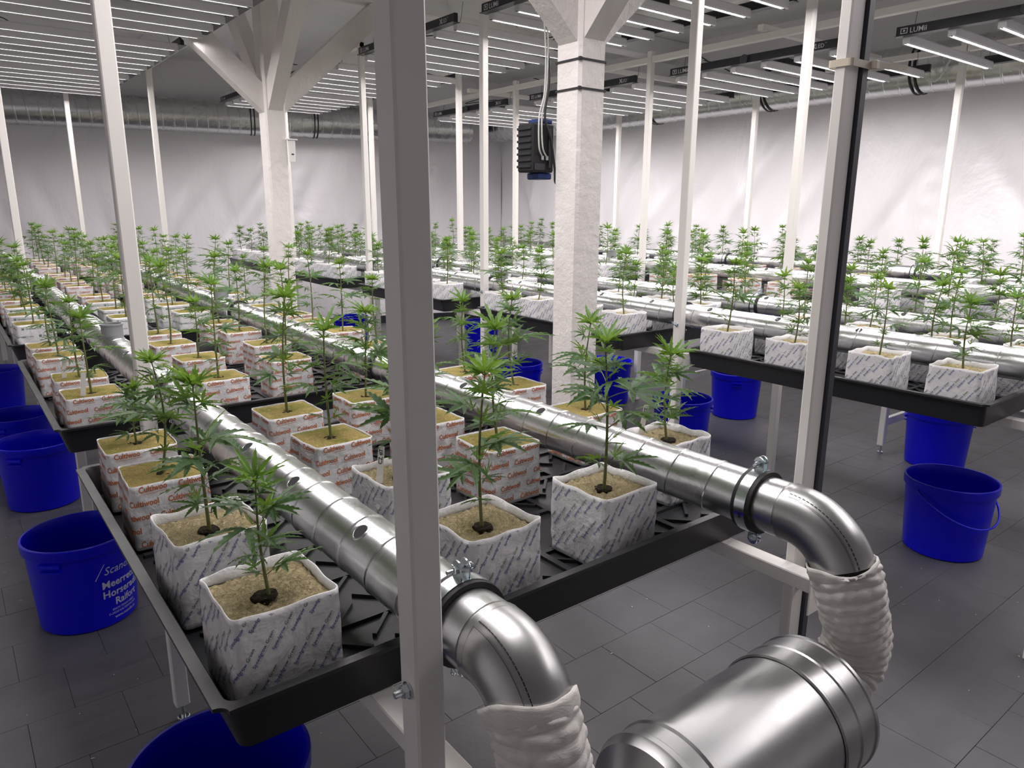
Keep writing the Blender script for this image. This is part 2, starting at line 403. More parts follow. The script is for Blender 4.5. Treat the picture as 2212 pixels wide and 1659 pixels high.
# ================================================================== wall ducts
def wall_duct(name, P0, P1, r, label, sags=(), step=0.105, straps=()):
    P0 = Vector(P0); P1 = Vector(P1); L = (P1-P0).length; d = (P1-P0).normalized(); n = Vector((0, 0, 1)); s = d.cross(n)
    root = empty(name, P0); R = []; N = 30
    k = 0; y = 0.0
    while y < L:
        for dy, dr in ((0, 0), (.004, .0035), (.012, .0035), (.016, 0), (step*.5, 0)):
            yy = y+dy
            R.append([d*(yy+0.035*math.cos(2*PI*q/N+.5))+(s*math.cos(2*PI*q/N)+n*math.sin(2*PI*q/N))*(r+dr) for q in range(N)])
        y += step
    m = MB(); m.rings(R); m.build('spiral_tube', 'galvanized', root, smooth=True, auto=14)
    for t in straps:
        for off in (0, .035):
            m = MB(); m.rings([[d*(t+off+e)+(s*math.cos(2*PI*q/N)+n*math.sin(2*PI*q/N))*(r+rr) for q in range(N)] for e, rr in ((-.006, .004), (-.006, .009), (.006, .009), (.006, .004))]); m.build('strap', 'rubber', root, smooth=True)
    return tag(root, label, 'duct')
def bk(x, off, z): return (x+off*-0.27, back_y(x)-off*0.963, z)
wall_duct('spiral_wall_duct', bk(-1.3, .19, EYE+.945), bk(5.25, .19, EYE+.93), 0.165, 'large spiral duct under the ceiling along the back wall', straps=(2.0, 3.05, 4.35, 5.0))
wall_duct('spiral_wall_duct', (5.50, 7.35, EYE+.955), (5.50, -2.0, EYE+.955), 0.16, 'large spiral duct under the ceiling along the right wall', straps=(1.3, 2.5, 3.7, 4.85, 5.9))

# ================================================================== trays
def rrect(x0, y0, x1, y1, r, z, n=5, notch=False):
    P = []
    for cx, cy, a0 in ((x1-r, y1-r, 0), (x0+r, y1-r, PI/2), (x0+r, y0+r, PI), (x1-r, y0+r, 1.5*PI)):
        for k in range(n+1):
            a = a0+PI/2*k/n
            if notch:
                ca, sa = math.cos(a0+PI/4), math.sin(a0+PI/4)
                ox, oy = cx+r*math.copysign(1, ca), cy+r*math.copysign(1, sa); aa = a0+PI*1.5-PI/2*k/n
                P.append((ox+r*math.cos(aa), oy+r*math.sin(aa), z))
            else: P.append((cx+r*math.cos(a), cy+r*math.sin(a), z))
    return P
def tray_mesh(wx, wy):
    m = MB(); zr = 0.0; zf = -0.068
    m.rings([rrect(.030, .016, wx-.030, wy-.016, .018, zf-.006), rrect(.012, .010, wx-.012, wy-.010, .02, zr-.006), rrect(0, 0, wx, wy, .016, zr-.006, notch=True), rrect(0, 0, wx, wy, .016, zr, notch=True),
             rrect(.017, .015, wx-.017, wy-.015, .018, zr), rrect(.020, .018, wx-.020, wy-.018, .02, zr-.006), rrect(.034, .030, wx-.034, wy-.030, .02, zf)], cap0=True, cap1=True)
    body = m.build('tray_body', 'tray_plastic', data_only=True, smooth=True, auto=30)
    m = MB(); zt = zf+.007
    cxs = [wx*.18, wx*.5, wx*.82]; cys = [wy*.18, wy*.5, wy*.82]
    def bar(a, b, wd=.016):
        a = Vector((*a, 0)); b = Vector((*b, 0)); L = (b-a).length; an = math.atan2(b.y-a.y, b.x-a.x); c = (a+b)/2
        m.box((c.x, c.y, (zf+zt)/2), (L, wd, zt-zf), rot=Matrix.Rotation(an, 3, 'Z'))
    for cx in np.arange(.13, wx-.05, .155):
        for cy in np.arange(.11, wy-.05, .155):
            for q in range(4):
                a = PI/4+q*PI/2; ca, sa = math.cos(a), math.sin(a); na = a+PI/2
                bar((cx+ca*.012+math.cos(na)*.02, cy+sa*.012+math.sin(na)*.02), (cx+ca*.078+math.cos(na)*.02, cy+sa*.078+math.sin(na)*.02), .007)
        bar((cx+.0775, .05), (cx+.0775, wy-.05), .014)
    for cy in np.arange(.11, wy-.12, .155): bar((.05, cy+.0775), (wx-.05, cy+.0775), .014)
    ribs = m.build('floor_rib', 'tray_plastic', data_only=True)
    return body, ribs
for b in BENCHES:
    body, ribs = tray_mesh(b.x1-b.x0, 1.10)
    for k in range(b.n):
        y = b.y0+PITCH*k; z = b.zt-0.074+b.rise(y)
        t = empty('grow_tray', (b.x0, y, z)); t.rotation_euler = (math.atan((b.rise(y+1.1)-b.rise(y))/1.1), 0, 0); tag(t, f'shallow black plastic grow tray, {ORD[k]} one on the {b.name} bench', 'tray', 'black grow trays on the benches')
        inst('tray_body', body, t); inst('floor_rib', ribs, t)['kind'] = 'stuff'

# ================================================================== racks (posts, beams, legs)
def post_part(root, x0, x1, y0, y1, z0, z1, name='post', mt='paint', ch=.003):
    m = MB(); m.cbox((x0, y0, z0), (x1, y1, z1), ch); return m.build(name, mt, root)
bm_ = MB()
def hexprism(mb, c, ax, r, h, n=6):
    ax = Vector(ax).normalized(); a = Vector((0, 0, 1)) if abs(ax.z) < .9 else Vector((1, 0, 0)); x = (a-ax*a.dot(ax)).normalized(); y = ax.cross(x); c = Vector(c)
    mb.rings([[c+ax*t+(x*math.cos(2*PI*k/n)+y*math.sin(2*PI*k/n))*q for k in range(n)] for t, q in ((0, r), (h*.8, r), (h, r*.85))], cap0=True, cap1=True)
def bolt(root, c, ax, s=1.0):
    m = MB(); ax = Vector(ax).normalized(); c = Vector(c)
    hexprism(m, c, ax, .0105*s, .0015, 20); hexprism(m, c+ax*.0015, ax, .0085*s, .0075*s); hexprism(m, c+ax*.009*s, ax, .0042*s, .009*s, 12)
    return m.build('bolt', 'zinc', root)
PW = 0.038
def rack(b, k, left_x, right_x, has_first=True):
    y = b.y0+PITCH*k; ri = b.rise(y); zt = b.zt-0.074-0.076+ri      # beam top (tray underside)
    root = empty('bench_rack', (0, 0, 0))
    tag(root, f'white steel bench rack with tall posts, {ORD[k]} section of the {b.name} bench', 'rack', 'white bench racks')
    yp = y-0.165
    hl = not (b is BA and k in (2, 4)); hr = not (b is BA and k in (1, 2))
    lx = left_x+(.012 if (b is BA and k == 1) else 0)
    if hl:
        po = post_part(root, lx, lx+PW, yp-PW/2, yp+PW/2, 0 if (k == 0 or b is not BA) else zt-.03, b.zl+.20)
        if b is BA and k == 0: po.rotation_euler = (0, -.0085, 0); po.location = (.0075, 0, 0)
    if b is BA and k == 0:
        post_part(root, right_x, right_x+.042, yp+.035, yp+.057, 0, b.zl+.5)
        post_part(root, right_x+.043, right_x+.066, yp+.030, yp+.064, 0, b.zl+.5, 'cable_channel', 'dark_channel')
    elif hr:
        ye, rx = ((6.42, 1.462) if k == 3 else (7.87, 1.09)) if b is BA else (yp, right_x)
        post_part(root, rx, rx+PW, ye-PW/2, ye+PW/2, 0, b.zl+.20)
    for x, sg in ((left_x, 1), (right_x, -1)):
        xx = x+PW+.001 if sg > 0 else x-PW-.001
        m = MB(); m.cbox((xx, yp-PW/2, zt-.030), (xx+PW, y+1.10, zt-.0005), .002); m.build('side_beam', 'paint', root)
        m = MB(); m.cbox((xx-.001, yp-PW/2-.004, zt-.075), (xx+PW, yp-PW/2-.0005, zt-.002), .001); m.build('bracket', 'paint', root)
        # far leg with levelling foot
        if b is BC: x += .22*sg
        if b is not BB:
            lgx = x-.022 if (b is BA and sg > 0) else x; lgy = y+1.065 if b is BA else y+1.02
            post_part(root, lgx, lgx+PW*.95, lgy, lgy+PW*.9, .045, zt-.031, 'leg')
            m = MB(); hexprism(m, (lgx+PW/2, lgy+.017, .006), (0, 0, 1), .006, .045, 10); hexprism(m, (lgx+PW/2, lgy+.017, 0), (0, 0, 1), .016, .007, 16); m.build('levelling_foot', 'zinc', root)
        if b is BC: x -= .22*sg
        if (b is BA and sg < 0) or (b is BB and sg > 0 and k in (0, 2)): continue
        m = MB(); m.cbox((x-.004, yp-PW/2, b.zl+.13), (x+PW+.004, yp+PITCH-PW/2-.004, b.zl+.165), .002); m.build('top_beam', 'paint', root)
    if b is BC: m = MB(); m.cbox((left_x+.22+PW, y+1.025, .16), (right_x-.22, y+1.05, .205), .002); m.build('low_cross_bar', 'paint', root)
    m = MB(); m.cbox((left_x-.06, yp+.55, b.zl+.168), (right_x+.10, yp+.59, b.zl+.20), .002); m.build('top_cross_bar', 'paint', root)
    zb = b.zt+.010+b.rise(yp)
    if hl: bolt(root, (left_x, yp, zb-.028), (-1, 0, 0))
    if hr and not (b is BA and k > 0): bolt(root, (right_x+.021, yp+(.034 if (b is BA and k == 0) else -PW/2), zt-.055), (0, -1, 0), .9)
    return root
RX = {BA: (0.362, 1.252), BB: (2.490, 3.300), BC: (3.90, 5.11)}
for b in BENCHES:
    for k in range(b.n): rack(b, k, *RX[b])
# cable tie round the front right post
t = MB(); tx, ty, tz = RX[BA][1], BA.y0-.165+.046, EYE+.245
t.rings([rrect(tx-d, ty-.018-d, tx+.067+d, ty+.02+d, .006, tz+z, 3) for d, z in ((.0005, -.006), (.0025, -.006), (.0025, .006), (.0005, .006))], close=True)
t.cbox((tx+.062, ty-.030, tz-.006), (tx+.074, ty-.019, tz+.008), .001)
t.rings([[(tx+.074+q*.085, ty-.025-q*.012+sy, tz+.001+q*.004+sz*(1 if q < 1 else .4)) for sy, sz in ((-.001, -.005), (.001, -.005), (.001, .005), (-.001, .005))] for q in (0, .5, .96, 1)], cap0=True, cap1=True)
tag(t.build('cable_tie', 'cable_tie'), 'beige cable tie round the grey front post, its loose end pointing right', 'cable tie')

# ================================================================== small ducts on the benches
SEG = 30
def circ(c, r, ex, ez, n=SEG): return [Vector(c)+Vector(ex)*math.cos(2*PI*k/n)*r+Vector(ez)*math.sin(2*PI*k/n)*r for k in range(n)]
def duct_run(b, x, y0, y1, label, holes, stubs, elbow=False):
    root = empty('air_duct', (x, y0, 0)); r = 0.05; zc = lambda Y: b.zt+.009+b.rise(Y)
    R = []; y = y0
    P = [y0]
    def ring(Y, dr, sl=.016):
        R.append([(math.cos(2*PI*k/SEG)*(r+dr), Y-y0+sl*math.cos(2*PI*k/SEG+.9), zc(Y)+math.sin(2*PI*k/SEG)*(r+dr)) for k in range(SEG)])
    ring(y0, 0, 0); ring(y0+.02, 0, 0); ys = y0+.075
    while ys < y1-.05:
        for d, dr in ((-.0032, 0), (-.0016, .0018), (.0016, .0018), (.0032, 0)): ring(ys+d, dr)
        ring(ys+.045, 0.0); ys += .0905
    ring(y1, 0, 0)
    m = MB(); m.rings(R, cap1=True); m.build('spiral_tube', 'galvanized', root, smooth=True, auto=14)
    e = math.radians(60)
    for hy in holes:
        n = Vector((-math.cos(e), 0, math.sin(e))); t = Vector((math.sin(e), 0, math.cos(e))); c = Vector((0, hy-y0, zc(hy)))+n*(r-.0006)
        m = MB(); prof = ((.0172, -.003), (.0150, .0016), (.0128, .0022), (.0115, .0006), (.0115, -.003))
        m.rings([[c+t*math.cos(2*PI*k/20)*q+Vector((0, 1, 0))*math.sin(2*PI*k/20)*q+n*(h-.004*math.cos(2*PI*k/20)**2*(q/.0172)**2) for k in range(20)] for q, h in prof])
        ho = m.build('outlet_rim', 'galvanized', root, smooth=True)
        m = MB(); m.add([c+t*math.cos(2*PI*k/20)*.0120+Vector((0, 1, 0))*math.sin(2*PI*k/20)*.0120+n*.0007 for k in range(20)], [tuple(range(20))]); m.build('outlet_shade_disc', 'hole_shade', ho)  # flat black disc stands for the shaded opening; the tube is not pierced
    for sy in stubs:
        z = zc(sy); m = MB(); c = (0, sy-y0, 0)
        m.rings([[(math.cos(2*PI*k/24)*q, sy-y0+math.sin(2*PI*k/24)*q, z+h) for k in range(24)] for q, h in ((.036, .030), (.036, .082), (.039, .084), (.039, .090), (.034, .090), (.034, .06))], cap1=True)
        m.build('branch_collar', 'grey_plastic', root, smooth=True, auto=40)
    if elbow:
        z = zc(y0); RB, EA = elbow; nb = 16; Rr = []; ye = 0.0
        m = MB()
        m.rings([[(math.cos(2*PI*k/SEG)*q, yy, z+math.sin(2*PI*k/SEG)*q) for k in range(SEG)] for yy, q in ((.012, .0485), (.010, .0508), (.004, .0522), (-.002, .0508), (-.006, .0515))])
        for i in range(nb+1):
            a = EA*i/nb; cy, cz = -.006-RB*math.sin(a), z-RB+RB*math.cos(a); ey = Vector((0, -math.cos(a), -math.sin(a))); er = Vector((0, -math.sin(a), math.cos(a)))
            Rr.append([Vector((0, cy, cz))+Vector((1, 0, 0))*math.cos(2*PI*k/SEG)*.0515+er*math.sin(2*PI*k/SEG)*.0515 for k in range(SEG)])
        m.rings(Rr); el = m.build('elbow', 'steel', root, smooth=True)
        # lapped seam along the flank
        for ph0, nm, mt, wd, dr in ((0.90, 'seam_strip', 'steel', .09, .0008), (0.85, 'seam_edge', 'rubber', .010, .0011)):
            m = MB(); S = []
            for i in range(nb*2+1):
                a = EA*i/nb/2; er = Vector((0, -math.sin(a), math.cos(a))); c = Vector((0, -.006-RB*math.sin(a), z-RB+RB*math.cos(a)))
                S.append([c+(Vector((1, 0, 0))*-math.cos(ph)+er*math.sin(ph))*(.0515+dr) for ph in (ph0, ph0+wd/2, ph0+wd)])
            m.rings(S, closed_u=False); m.build(nm, mt, el, smooth=True)
        for i in range(22):
            a = EA*(i+.5)/22; er = Vector((0, -math.sin(a), math.cos(a))); ta = Vector((0, -math.cos(a), -math.sin(a))); c = Vector((0, -.006-RB*math.sin(a), z-RB+RB*math.cos(a)))
            d = Vector((1, 0, 0))*-math.cos(1.02)+er*math.sin(1.02); w2 = d.cross(ta)
            m = MB(); p = c+d*.0518
            m.add([p+ta*s1*.0026+w2*s2*.0007+d*.0004 for s1, s2 in ((-1, -1), (1, -1), (1, 1), (-1, 1))], [(0, 1, 2, 3)]); m.build('seam_stitch', 'rubber', el)
    tag(root, label, 'duct', 'galvanized air ducts along the benches')
    return root
hol = lambda y0, n, st, skip: [y0+st*i for i in range(n) if i not in skip]
END = {BA: 7.75, BB: 7.75, BC: 6.5}
for b in BENCHES:
    for i, x in enumerate(b.pipes):
        y0 = 0.635 if b is BA else -0.6
        hs = [.939, 1.20, 1.445, 1.96, 2.42, 2.62, 3.02, 3.6, 4.1, 4.6] if (b is BA and i == 0) else [1.293, 1.624, 2.40, 2.71, 2.95, 3.33, 3.9, 4.4, 4.9] if b is BA else [y for y in np.arange(.62+.1*i, 6.0, .325)]
        st = [2.98] if (b is BA and i == 0) else [3.86] if b is BA else [3.42] if (b is BB and i == 0) else [] if b is BB else [3.9] if i == 0 else [2.95]
        lab = f'{"left" if i == 0 else "right"} of the two galvanized ducts on the {b.name} bench' if b is BA else f'{"front" if i == 0 else "rear"} of the two galvanized ducts on the {b.name} bench'
        duct_run(b, x, y0, END[b], lab, hs, st, ((.075, math.radians(65)), (.10, math.radians(68)))[i] if b is BA else None)

# ------------------------------------------------------------------ pipe clamps
def clamp_parts(big):
    P = {}
    N = 40
    def band(r0, r1, w0, w1):
        m = MB(); m.rings([[(math.cos(2*PI*k/N)*q, yy, math.sin(2*PI*k/N)*q) for k in range(N)] for q, yy in ((r0, w0), (r1, w0), (r1, w1), (r0, w1))], close=True); return m
    P['rubber_lining'] = (band(.0503, .0580, -.0185, .0185).build('rubber_lining', 'rubber', data_only=True, smooth=True, auto=40), (0, 0, 0))
    P['band'] = (band(.0565, .0592, -.0105, .0105).build('band', 'zinc', data_only=True, smooth=True, auto=40), (0, 0, 0))
    m = MB()
    for s in (-1, 1):
        rt = Matrix.Rotation(s*.10, 3, 'Y')
        m.box((s*.0065, 0, .066), (.0022, .019, .020), rot=rt)
        R = []
        for k in range(13):
            a = PI*k/12; R.append((math.cos(a)*.0095, math.sin(a)*.0095))
        m.add([(s*.0058+dx, p[0], .075+p[1]) for dx in (-.0011, .0011) for p in R], [tuple(range(13)), tuple(range(25, 12, -1))]+[(k, k+1, 14+k, 13+k) for k in range(12)])
    P['ear'] = (m.build('ear', 'zinc', data_only=True), None)
    m = MB(); hexprism(m, (-.022, 0, .072), (1, 0, 0), .0028, .040, 10); hexprism(m, (.0075, 0, .072), (1, 0, 0), .006, .005); hexprism(m, (.013, 0, .072), (1, 0, 0), .0048, .003, 14); hexprism(m, (-.0085, 0, .072), (-1, 0, 0), .0055, .004)
    P['clamp_screw'] = (m.build('clamp_screw', 'zinc', data_only=True), None)
    return P
CP = clamp_parts(True)
fl = Flat(); V, F = word('100', .008, .02); fl.put(V, F, (0, 0))
def wrap100(W):
    u = W[:, 0]; v = W[:, 1]; a = PI*1.08+(u-.006)/.0574
    return np.stack([np.cos(a)*.0595, v-.004+.0, np.sin(a)*.0595], 1)
t100 = fl.mesh('clamp_number', wrap100, ['rubber'])
def clamp(b, x, y, label, rz=0, num=False):
    root = empty('pipe_clamp', (x, y, b.zt+.009+b.rise(y))); tag(root, label, 'pipe clamp', 'rubber lined pipe clamps')
    for n, (me, _) in CP.items():
        if n in ('ear', 'clamp_screw'):
            inst(n, me, root); inst(n, me, root, rot=(0, PI, 0))
        else: inst(n, me, root)
    if num: inst('clamp_number', t100, root)
    m = MB(); s = -1 if x in (b.pipes[0],) else 1
    m.tube([(s*.056, 0, -.03), (s*(.075 if s < 0 else .12), 0, -.03)], .005, 10); m.build('mounting_rod', 'zinc', root)
for b in BENCHES:
    for i, x in enumerate(b.pipes):
        for k in range(b.n if b is BA else 4):
            clamp(b, x, b.y0+PITCH*k-.115, f'rubber lined clamp on the {("left", "right")[i] if b is BA else ("front", "rear")[i]} duct of the {b.name} bench, {ORD[k]} along', num=(b is BA and k == 0 and i == 1))

# ================================================================== fan, flexible hoses
def hose(name, P, r, label, seed, pleat=.0160, wr=.0026, lift=0):
    P = [Vector(p) for p in P]
    # resample with Catmull-Rom
    pts = []
    Q = [P[0]*2-P[1]]+P+[P[-1]*2-P[-2]]
    for i in range(1, len(Q)-2):
        for t in np.linspace(0, 1, 44, endpoint=False):
            a, b2, c, d = Q[i-1], Q[i], Q[i+1], Q[i+2]
            pts.append(.5*((2*b2)+(c-a)*t+(2*a-5*b2+4*c-d)*t*t+(3*b2-a-3*c+d)*t**3))
    pts.append(P[-1]); N = 90; R = []; prev = None; s = 0; rr = np.random.RandomState(seed); ph = rr.uniform(0, 6, 8)
    for i, p in enumerate(pts):
        if i: s += (p-pts[i-1]).length
        t = (pts[min(i+1, len(pts)-1)]-pts[max(i-1, 0)]).normalized()
        x = Vector((1, 0, 0)) if prev is None else prev
        x = (x-t*x.dot(t)).normalized(); prev = x; y = t.cross(x); ring = []
        for k in range(N):
            a = 2*PI*k/N; q = (s/pleat+a/(2*PI)) % 1.0
            q2 = (s/pleat+a/(2*PI)+.18*math.sin(2*a+ph[7])) % 1.0
            d = .0038*(1-abs(2*q2-1)**2.2)-.0020+.0011*math.sin(9*a+ph[0]+s*95+2*math.sin(s*60))*math.sin(PI*q2)+.0008*math.sin(17*a+ph[2]-s*140)*math.sin(PI*q2)+wr*.55*math.sin(2*a+ph[3]+s*25)+wr*.35*math.sin(3*a+ph[1]-s*48)
            ring.append(p+(x*math.cos(a)+y*math.sin(a))*(r+d))
        R.append(ring)
    m = MB(); m.rings(R)
    root = empty(name, P[0]); V0 = P[0]
    m.v = [(a-V0.x, b2-V0.y, c-V0.z) for a, b2, c in m.v]
    m.build('cloth_sleeve', 'hose_cloth', root, smooth=True, auto=38)
    # loose cuff hem round the elbow
    m = MB(); R = []; t = (pts[1]-pts[0]).normalized(); x = Vector((1, 0, 0)); x = (x-t*x.dot(t)).normalized(); y = t.cross(x)
    for j, (dz, dr) in enumerate(((.010, .0), (.004, .0020), (-.006, .0022), (-.012, .0012), (-.012, -.0006), (.0, -.0016))):
        R.append([t*(dz-(.010*math.sin(a+ph[4])+.004*math.sin(3*a+ph[5]) if j > 1 else 0))+(x*math.cos(a)+y*math.sin(a))*(r+dr+.0009*math.sin(13*a+j+ph[6])+(.007*math.exp(-((a-3.6)/.22)**2) if 0 < j < 5 else 0)) for a in [2*PI*k/64 for k in range(64)]])
    m.rings(R); m.build('cuff', 'hose_cloth', root, smooth=True)
    return tag(root, label, 'flexible hose', 'white cloth hoses of the fan')
FX, FY, FZ = 1.058, 0.53, EYE-0.805
zA = BA.zt+.009
hose('flexible_hose', [(.4716, .561, zA-.0433), (.4716, .546, zA-.08), (.474, .537, zA-.13), (.485, .534, zA-.19), (.512, .535, zA-.245), (.553, .535, zA-.281), (.61, FY, FZ)], .0545, 'crumpled white cloth hose under the left elbow', 3)
hose('flexible_hose', [(1.126, .536, zA-.0625), (1.130, .523, zA-.10), (1.145, .517, zA-.145), (1.164, .517, zA-.195), (1.168, .523, zA-.243), (1.132, .53, zA-.281), (FX+.004, FY, FZ)], .0545, 'crumpled white cloth hose under the right elbow', 5)
root = empty('duct_fan', (FX, FY, FZ)); N = 64
def lathe(prof, mt, name, parent, auto=18):
    m = MB(); m.rings([[(xx, math.cos(2*PI*k/N)*q, math.sin(2*PI*k/N)*q) for k in range(N)] for xx, q in prof]); return m.build(name, mt, parent, smooth=True, auto=auto)
lathe(((.004, .052), (.004, .112), (.002, .1145), (-.004, .1145), (-.006, .1125), (-.036, .1125), (-.039, .1145), (-.048, .1145), (-.051, .1125), (-.085, .1125), (-.088, .1145), (-.092, .1145), (-.0945, .1115)), 'steel', 'end_ring', root)
lathe(((-.0945, .1105), (-.34, .1105)), 'steel', 'fan_casing', root)
lathe(((-.34, .1105), (-.344, .1145), (-.350, .1145), (-.354, .1115), (-.378, .1110), (-.381, .113), (-.390, .113), (-.394, .110), (-.405, .105), (-.41, .098), (-.445, .0535), (-.49, .0535)), 'steel', 'reducer', root)
m = MB(); m.cbox((-.40, -.012, -FZ+.006), (-.02, .012, -.114), .003); m.cbox((-.42, -.11, -FZ), (.0, .11, -FZ+.012), .003); m.build('stand', 'dark_metal', root)
tag(root, 'galvanized inline duct fan lying between the two white cloth hoses', 'fan')

# ================================================================== LED grow lamps
def fixture_meshes(wx, wy):
    D = {}
    m = MB(); bw, bh, lip = .036, .040, .0034                       # inverted channel with deep lips
    x0, x1 = .02, wx-.02
    gw = .0075; prof = [(-bw/2+.003, -lip), (-bw/2, 0), (-bw/2, bh-.008), (-bw/2+.006, bh), (bw/2-.006, bh), (bw/2, bh-.008), (bw/2, 0), (bw/2-.003, -lip), (gw, -lip), (gw, 0), (-gw, 0), (-gw, -lip)]
    m.rings([[(x, p[0], p[1]) for p in prof] for x in (x0, x1)], cap0=True, cap1=True)
    for q in (8, 9, 10): m.m[q] = 1
    D['bar'] = m.build('lamp_bar', ['lamp_alu', 'dark_metal'], data_only=True)
    m = MB(); m.add([(x0+.02, -.0032, -.0004), (x0+.02, .0032, -.0004), (x1-.02, .0032, -.0004), (x1-.02, -.0032, -.0004)], [(0, 1, 2, 3)]); D['strip'] = m.build('led_strip', 'led', data_only=True)
    m = MB(); m.cbox((-.012, 0, .0), (.012, wy, .046), .002); m.box((0, wy/2, .0), (.05, wy, .003)); D['rail'] = m.build('end_rail', 'dark_metal', data_only=True)
    m = MB(); m.cbox((.30, wy*.5-.045, .05), (wx-.30, wy*.5+.045, .095), .004); m.cbox((.26, wy*.5-.02, .045), (.30, wy*.5+.02, .07), .003); m.cbox((wx-.30, wy*.5-.02, .045), (wx-.26, wy*.5+.02, .07), .003); D['driver'] = m.build('driver_box', 'dark_metal', data_only=True)
    m = MB(); hexprism(m, (-.012, wy*.5, .022), (-1, 0, 0), .026, .022, 20); D['knob'] = m.build('rail_knob', 'dark_channel', data_only=True)
    fl = Flat()
    def side(W): return np.stack([np.full(len(W), -.0124), W[:, 0], W[:, 1]], 1)
    # printed on the outside of the rail, read from the aisle (y runs to the left there)
    V, F = word('LUMii', .034, .012); fl.put(V*[-1, 1], [q[::-1] for q in F], (wy-.068, .010))
    fl.rect(-.034, 0, -.030, .026, (wy-.022, .010)); fl.rect(-.004, 0, 0, .026, (wy-.022, .010)); fl.rect(-.034, 0, 0, .004, (wy-.022, .010)); fl.rect(-.034, .022, 0, .026, (wy-.022, .010)); fl.rect(-.022, .009, -.012, .018, (wy-.022, .010))
    D['logo'] = fl.mesh('rail_lettering', side, ['white_print']); fl = Flat()
    V, F = word('X', .038, .02); fl.put(V*[-1, 1], [q[::-1] for q in F], (.150, .010)); V, F = word('LED', .030, .0); fl.put(V*[-1, 1], [q[::-1] for q in F], (.124, .012))
    V, F = word('TM', .008, .0); fl.put(V*[-1, 1], [q[::-1] for q in F], (.072, .030))
    D['logo2'] = fl.mesh('series_lettering', side, ['white_print'])
    m = MB()
    for x in (.06, wx-.06):
        for y in (.05, wy-.05): m.tube([(x, y, .03), (x+.02*(1 if x < .5 else -1), y, .15)], .0013, 5)
    D['wire'] = m.build('hanger_wire', 'cable', data_only=True)
    return D
for b in BENCHES:
    wx = b.lx[1]-b.lx[0]; wy = 1.14; D = fixture_meshes(wx, wy)
    ks = {BA: range(0, 5), BB: range(-1, 5), BC: range(-1, 4)}[b]
    for k in ks:
        y = b.y0+PITCH*k-.01-(.08 if (b is BA and k == 0) else .125 if (b is BA and k == 2) else .055 if (b is BB and k == 2) else 0); z = b.zl+.5*b.rise(y)
        t = empty('grow_lamp', (b.lx[0], y, z)); tag(t, (f'six bar LED grow lamp above the {b.name} bench, {ORD[k]} along the row' if k >= 0 else f'six bar LED grow lamp right of the view, {("first", "second")[-k-1]} before the {b.name} bench trays'), 'lamp', 'LED grow lamps')
        for i in range(6):
            yy = .04+(wy-.08)*(i+(0.0 if i < 3 else 0.0))/5
            br = inst('lamp_bar', D['bar'], t, (0, yy, -.004)); inst('led_strip', D['strip'], br)
        for x, rz in ((0, 0), (wx, 0)):
            rl = inst('end_rail', D['rail'], t, (x, 0, .026))
            if x == 0: inst('rail_lettering', D['logo'], rl); inst('series_lettering', D['logo2'], rl); inst('rail_knob', D['knob'], rl)
        inst('driver_box', D['driver'], t); inst('hanger_wire', D['wire'], t)

# ================================================================== rockwool blocks
W, HB = 0.148, 0.134
def perim(u, rr=.010, half=W/2):
    """point and outward normal on a rounded square, u in metres round the perimeter"""
    s = 2*(half-rr); arc = PI/2*rr; L = s+arc; u = np.asarray(u) % (4*L); k = np.floor(u/L).astype(int); q = u-k*L
    x = np.where(q < s, q-s/2, 0); st = q < s; a = (q-s)/rr
    px = np.where(st, x, s/2+rr*np.sin(a)); py = np.where(st, -half, -half+rr-rr*np.cos(a))
    nx = np.where(st, 0, np.sin(a)); ny = np.where(st, -1, -np.cos(a))
    c = np.cos(k*PI/2); n = np.sin(k*PI/2)
    return px*c-py*n, px*n+py*c, nx*c-ny*n, nx*n+ny*c
PL = 4*(2*(W/2-.010)+PI/2*.010)
def wrapper_fn(seed, puff):
    r = np.random.RandomState(seed); A = [(r.randint(1, 4), r.uniform(10, 45), r.uniform(0, 6.28), r.uniform(.3, 1)) for _ in range(7)]
    T = [(r.uniform(0, PL), r.uniform(.01, .12), r.uniform(-1.5, 1.5), r.uniform(.004, .010), r.uniform(.02, .05), r.uniform(-.0022, .0026)) for _ in range(34)]
    def disp(u, v):
        d = np.zeros_like(u)
        for kx, kz, ph, a in A: d += a*.0006*np.sin(2*PI*kx*u/PL*2+kz*v+ph)
        for uc, vc, sl, wd, hh, a in T:
            du = (u-uc+PL/2) % PL-PL/2; d += a*np.exp(-((du-sl*(v-vc))/wd)**2-((v-vc)/hh)**2)
        d += puff*np.sin(PI*np.clip(v/HB, 0, 1))
        return d
    def f(u, v, off=0.0):
        x, y, nx, ny = perim(u); d = disp(np.asarray(u, float), np.asarray(v, float))+off
        return np.stack([x+nx*d, y+ny*d, np.asarray(v)], -1)
    return f
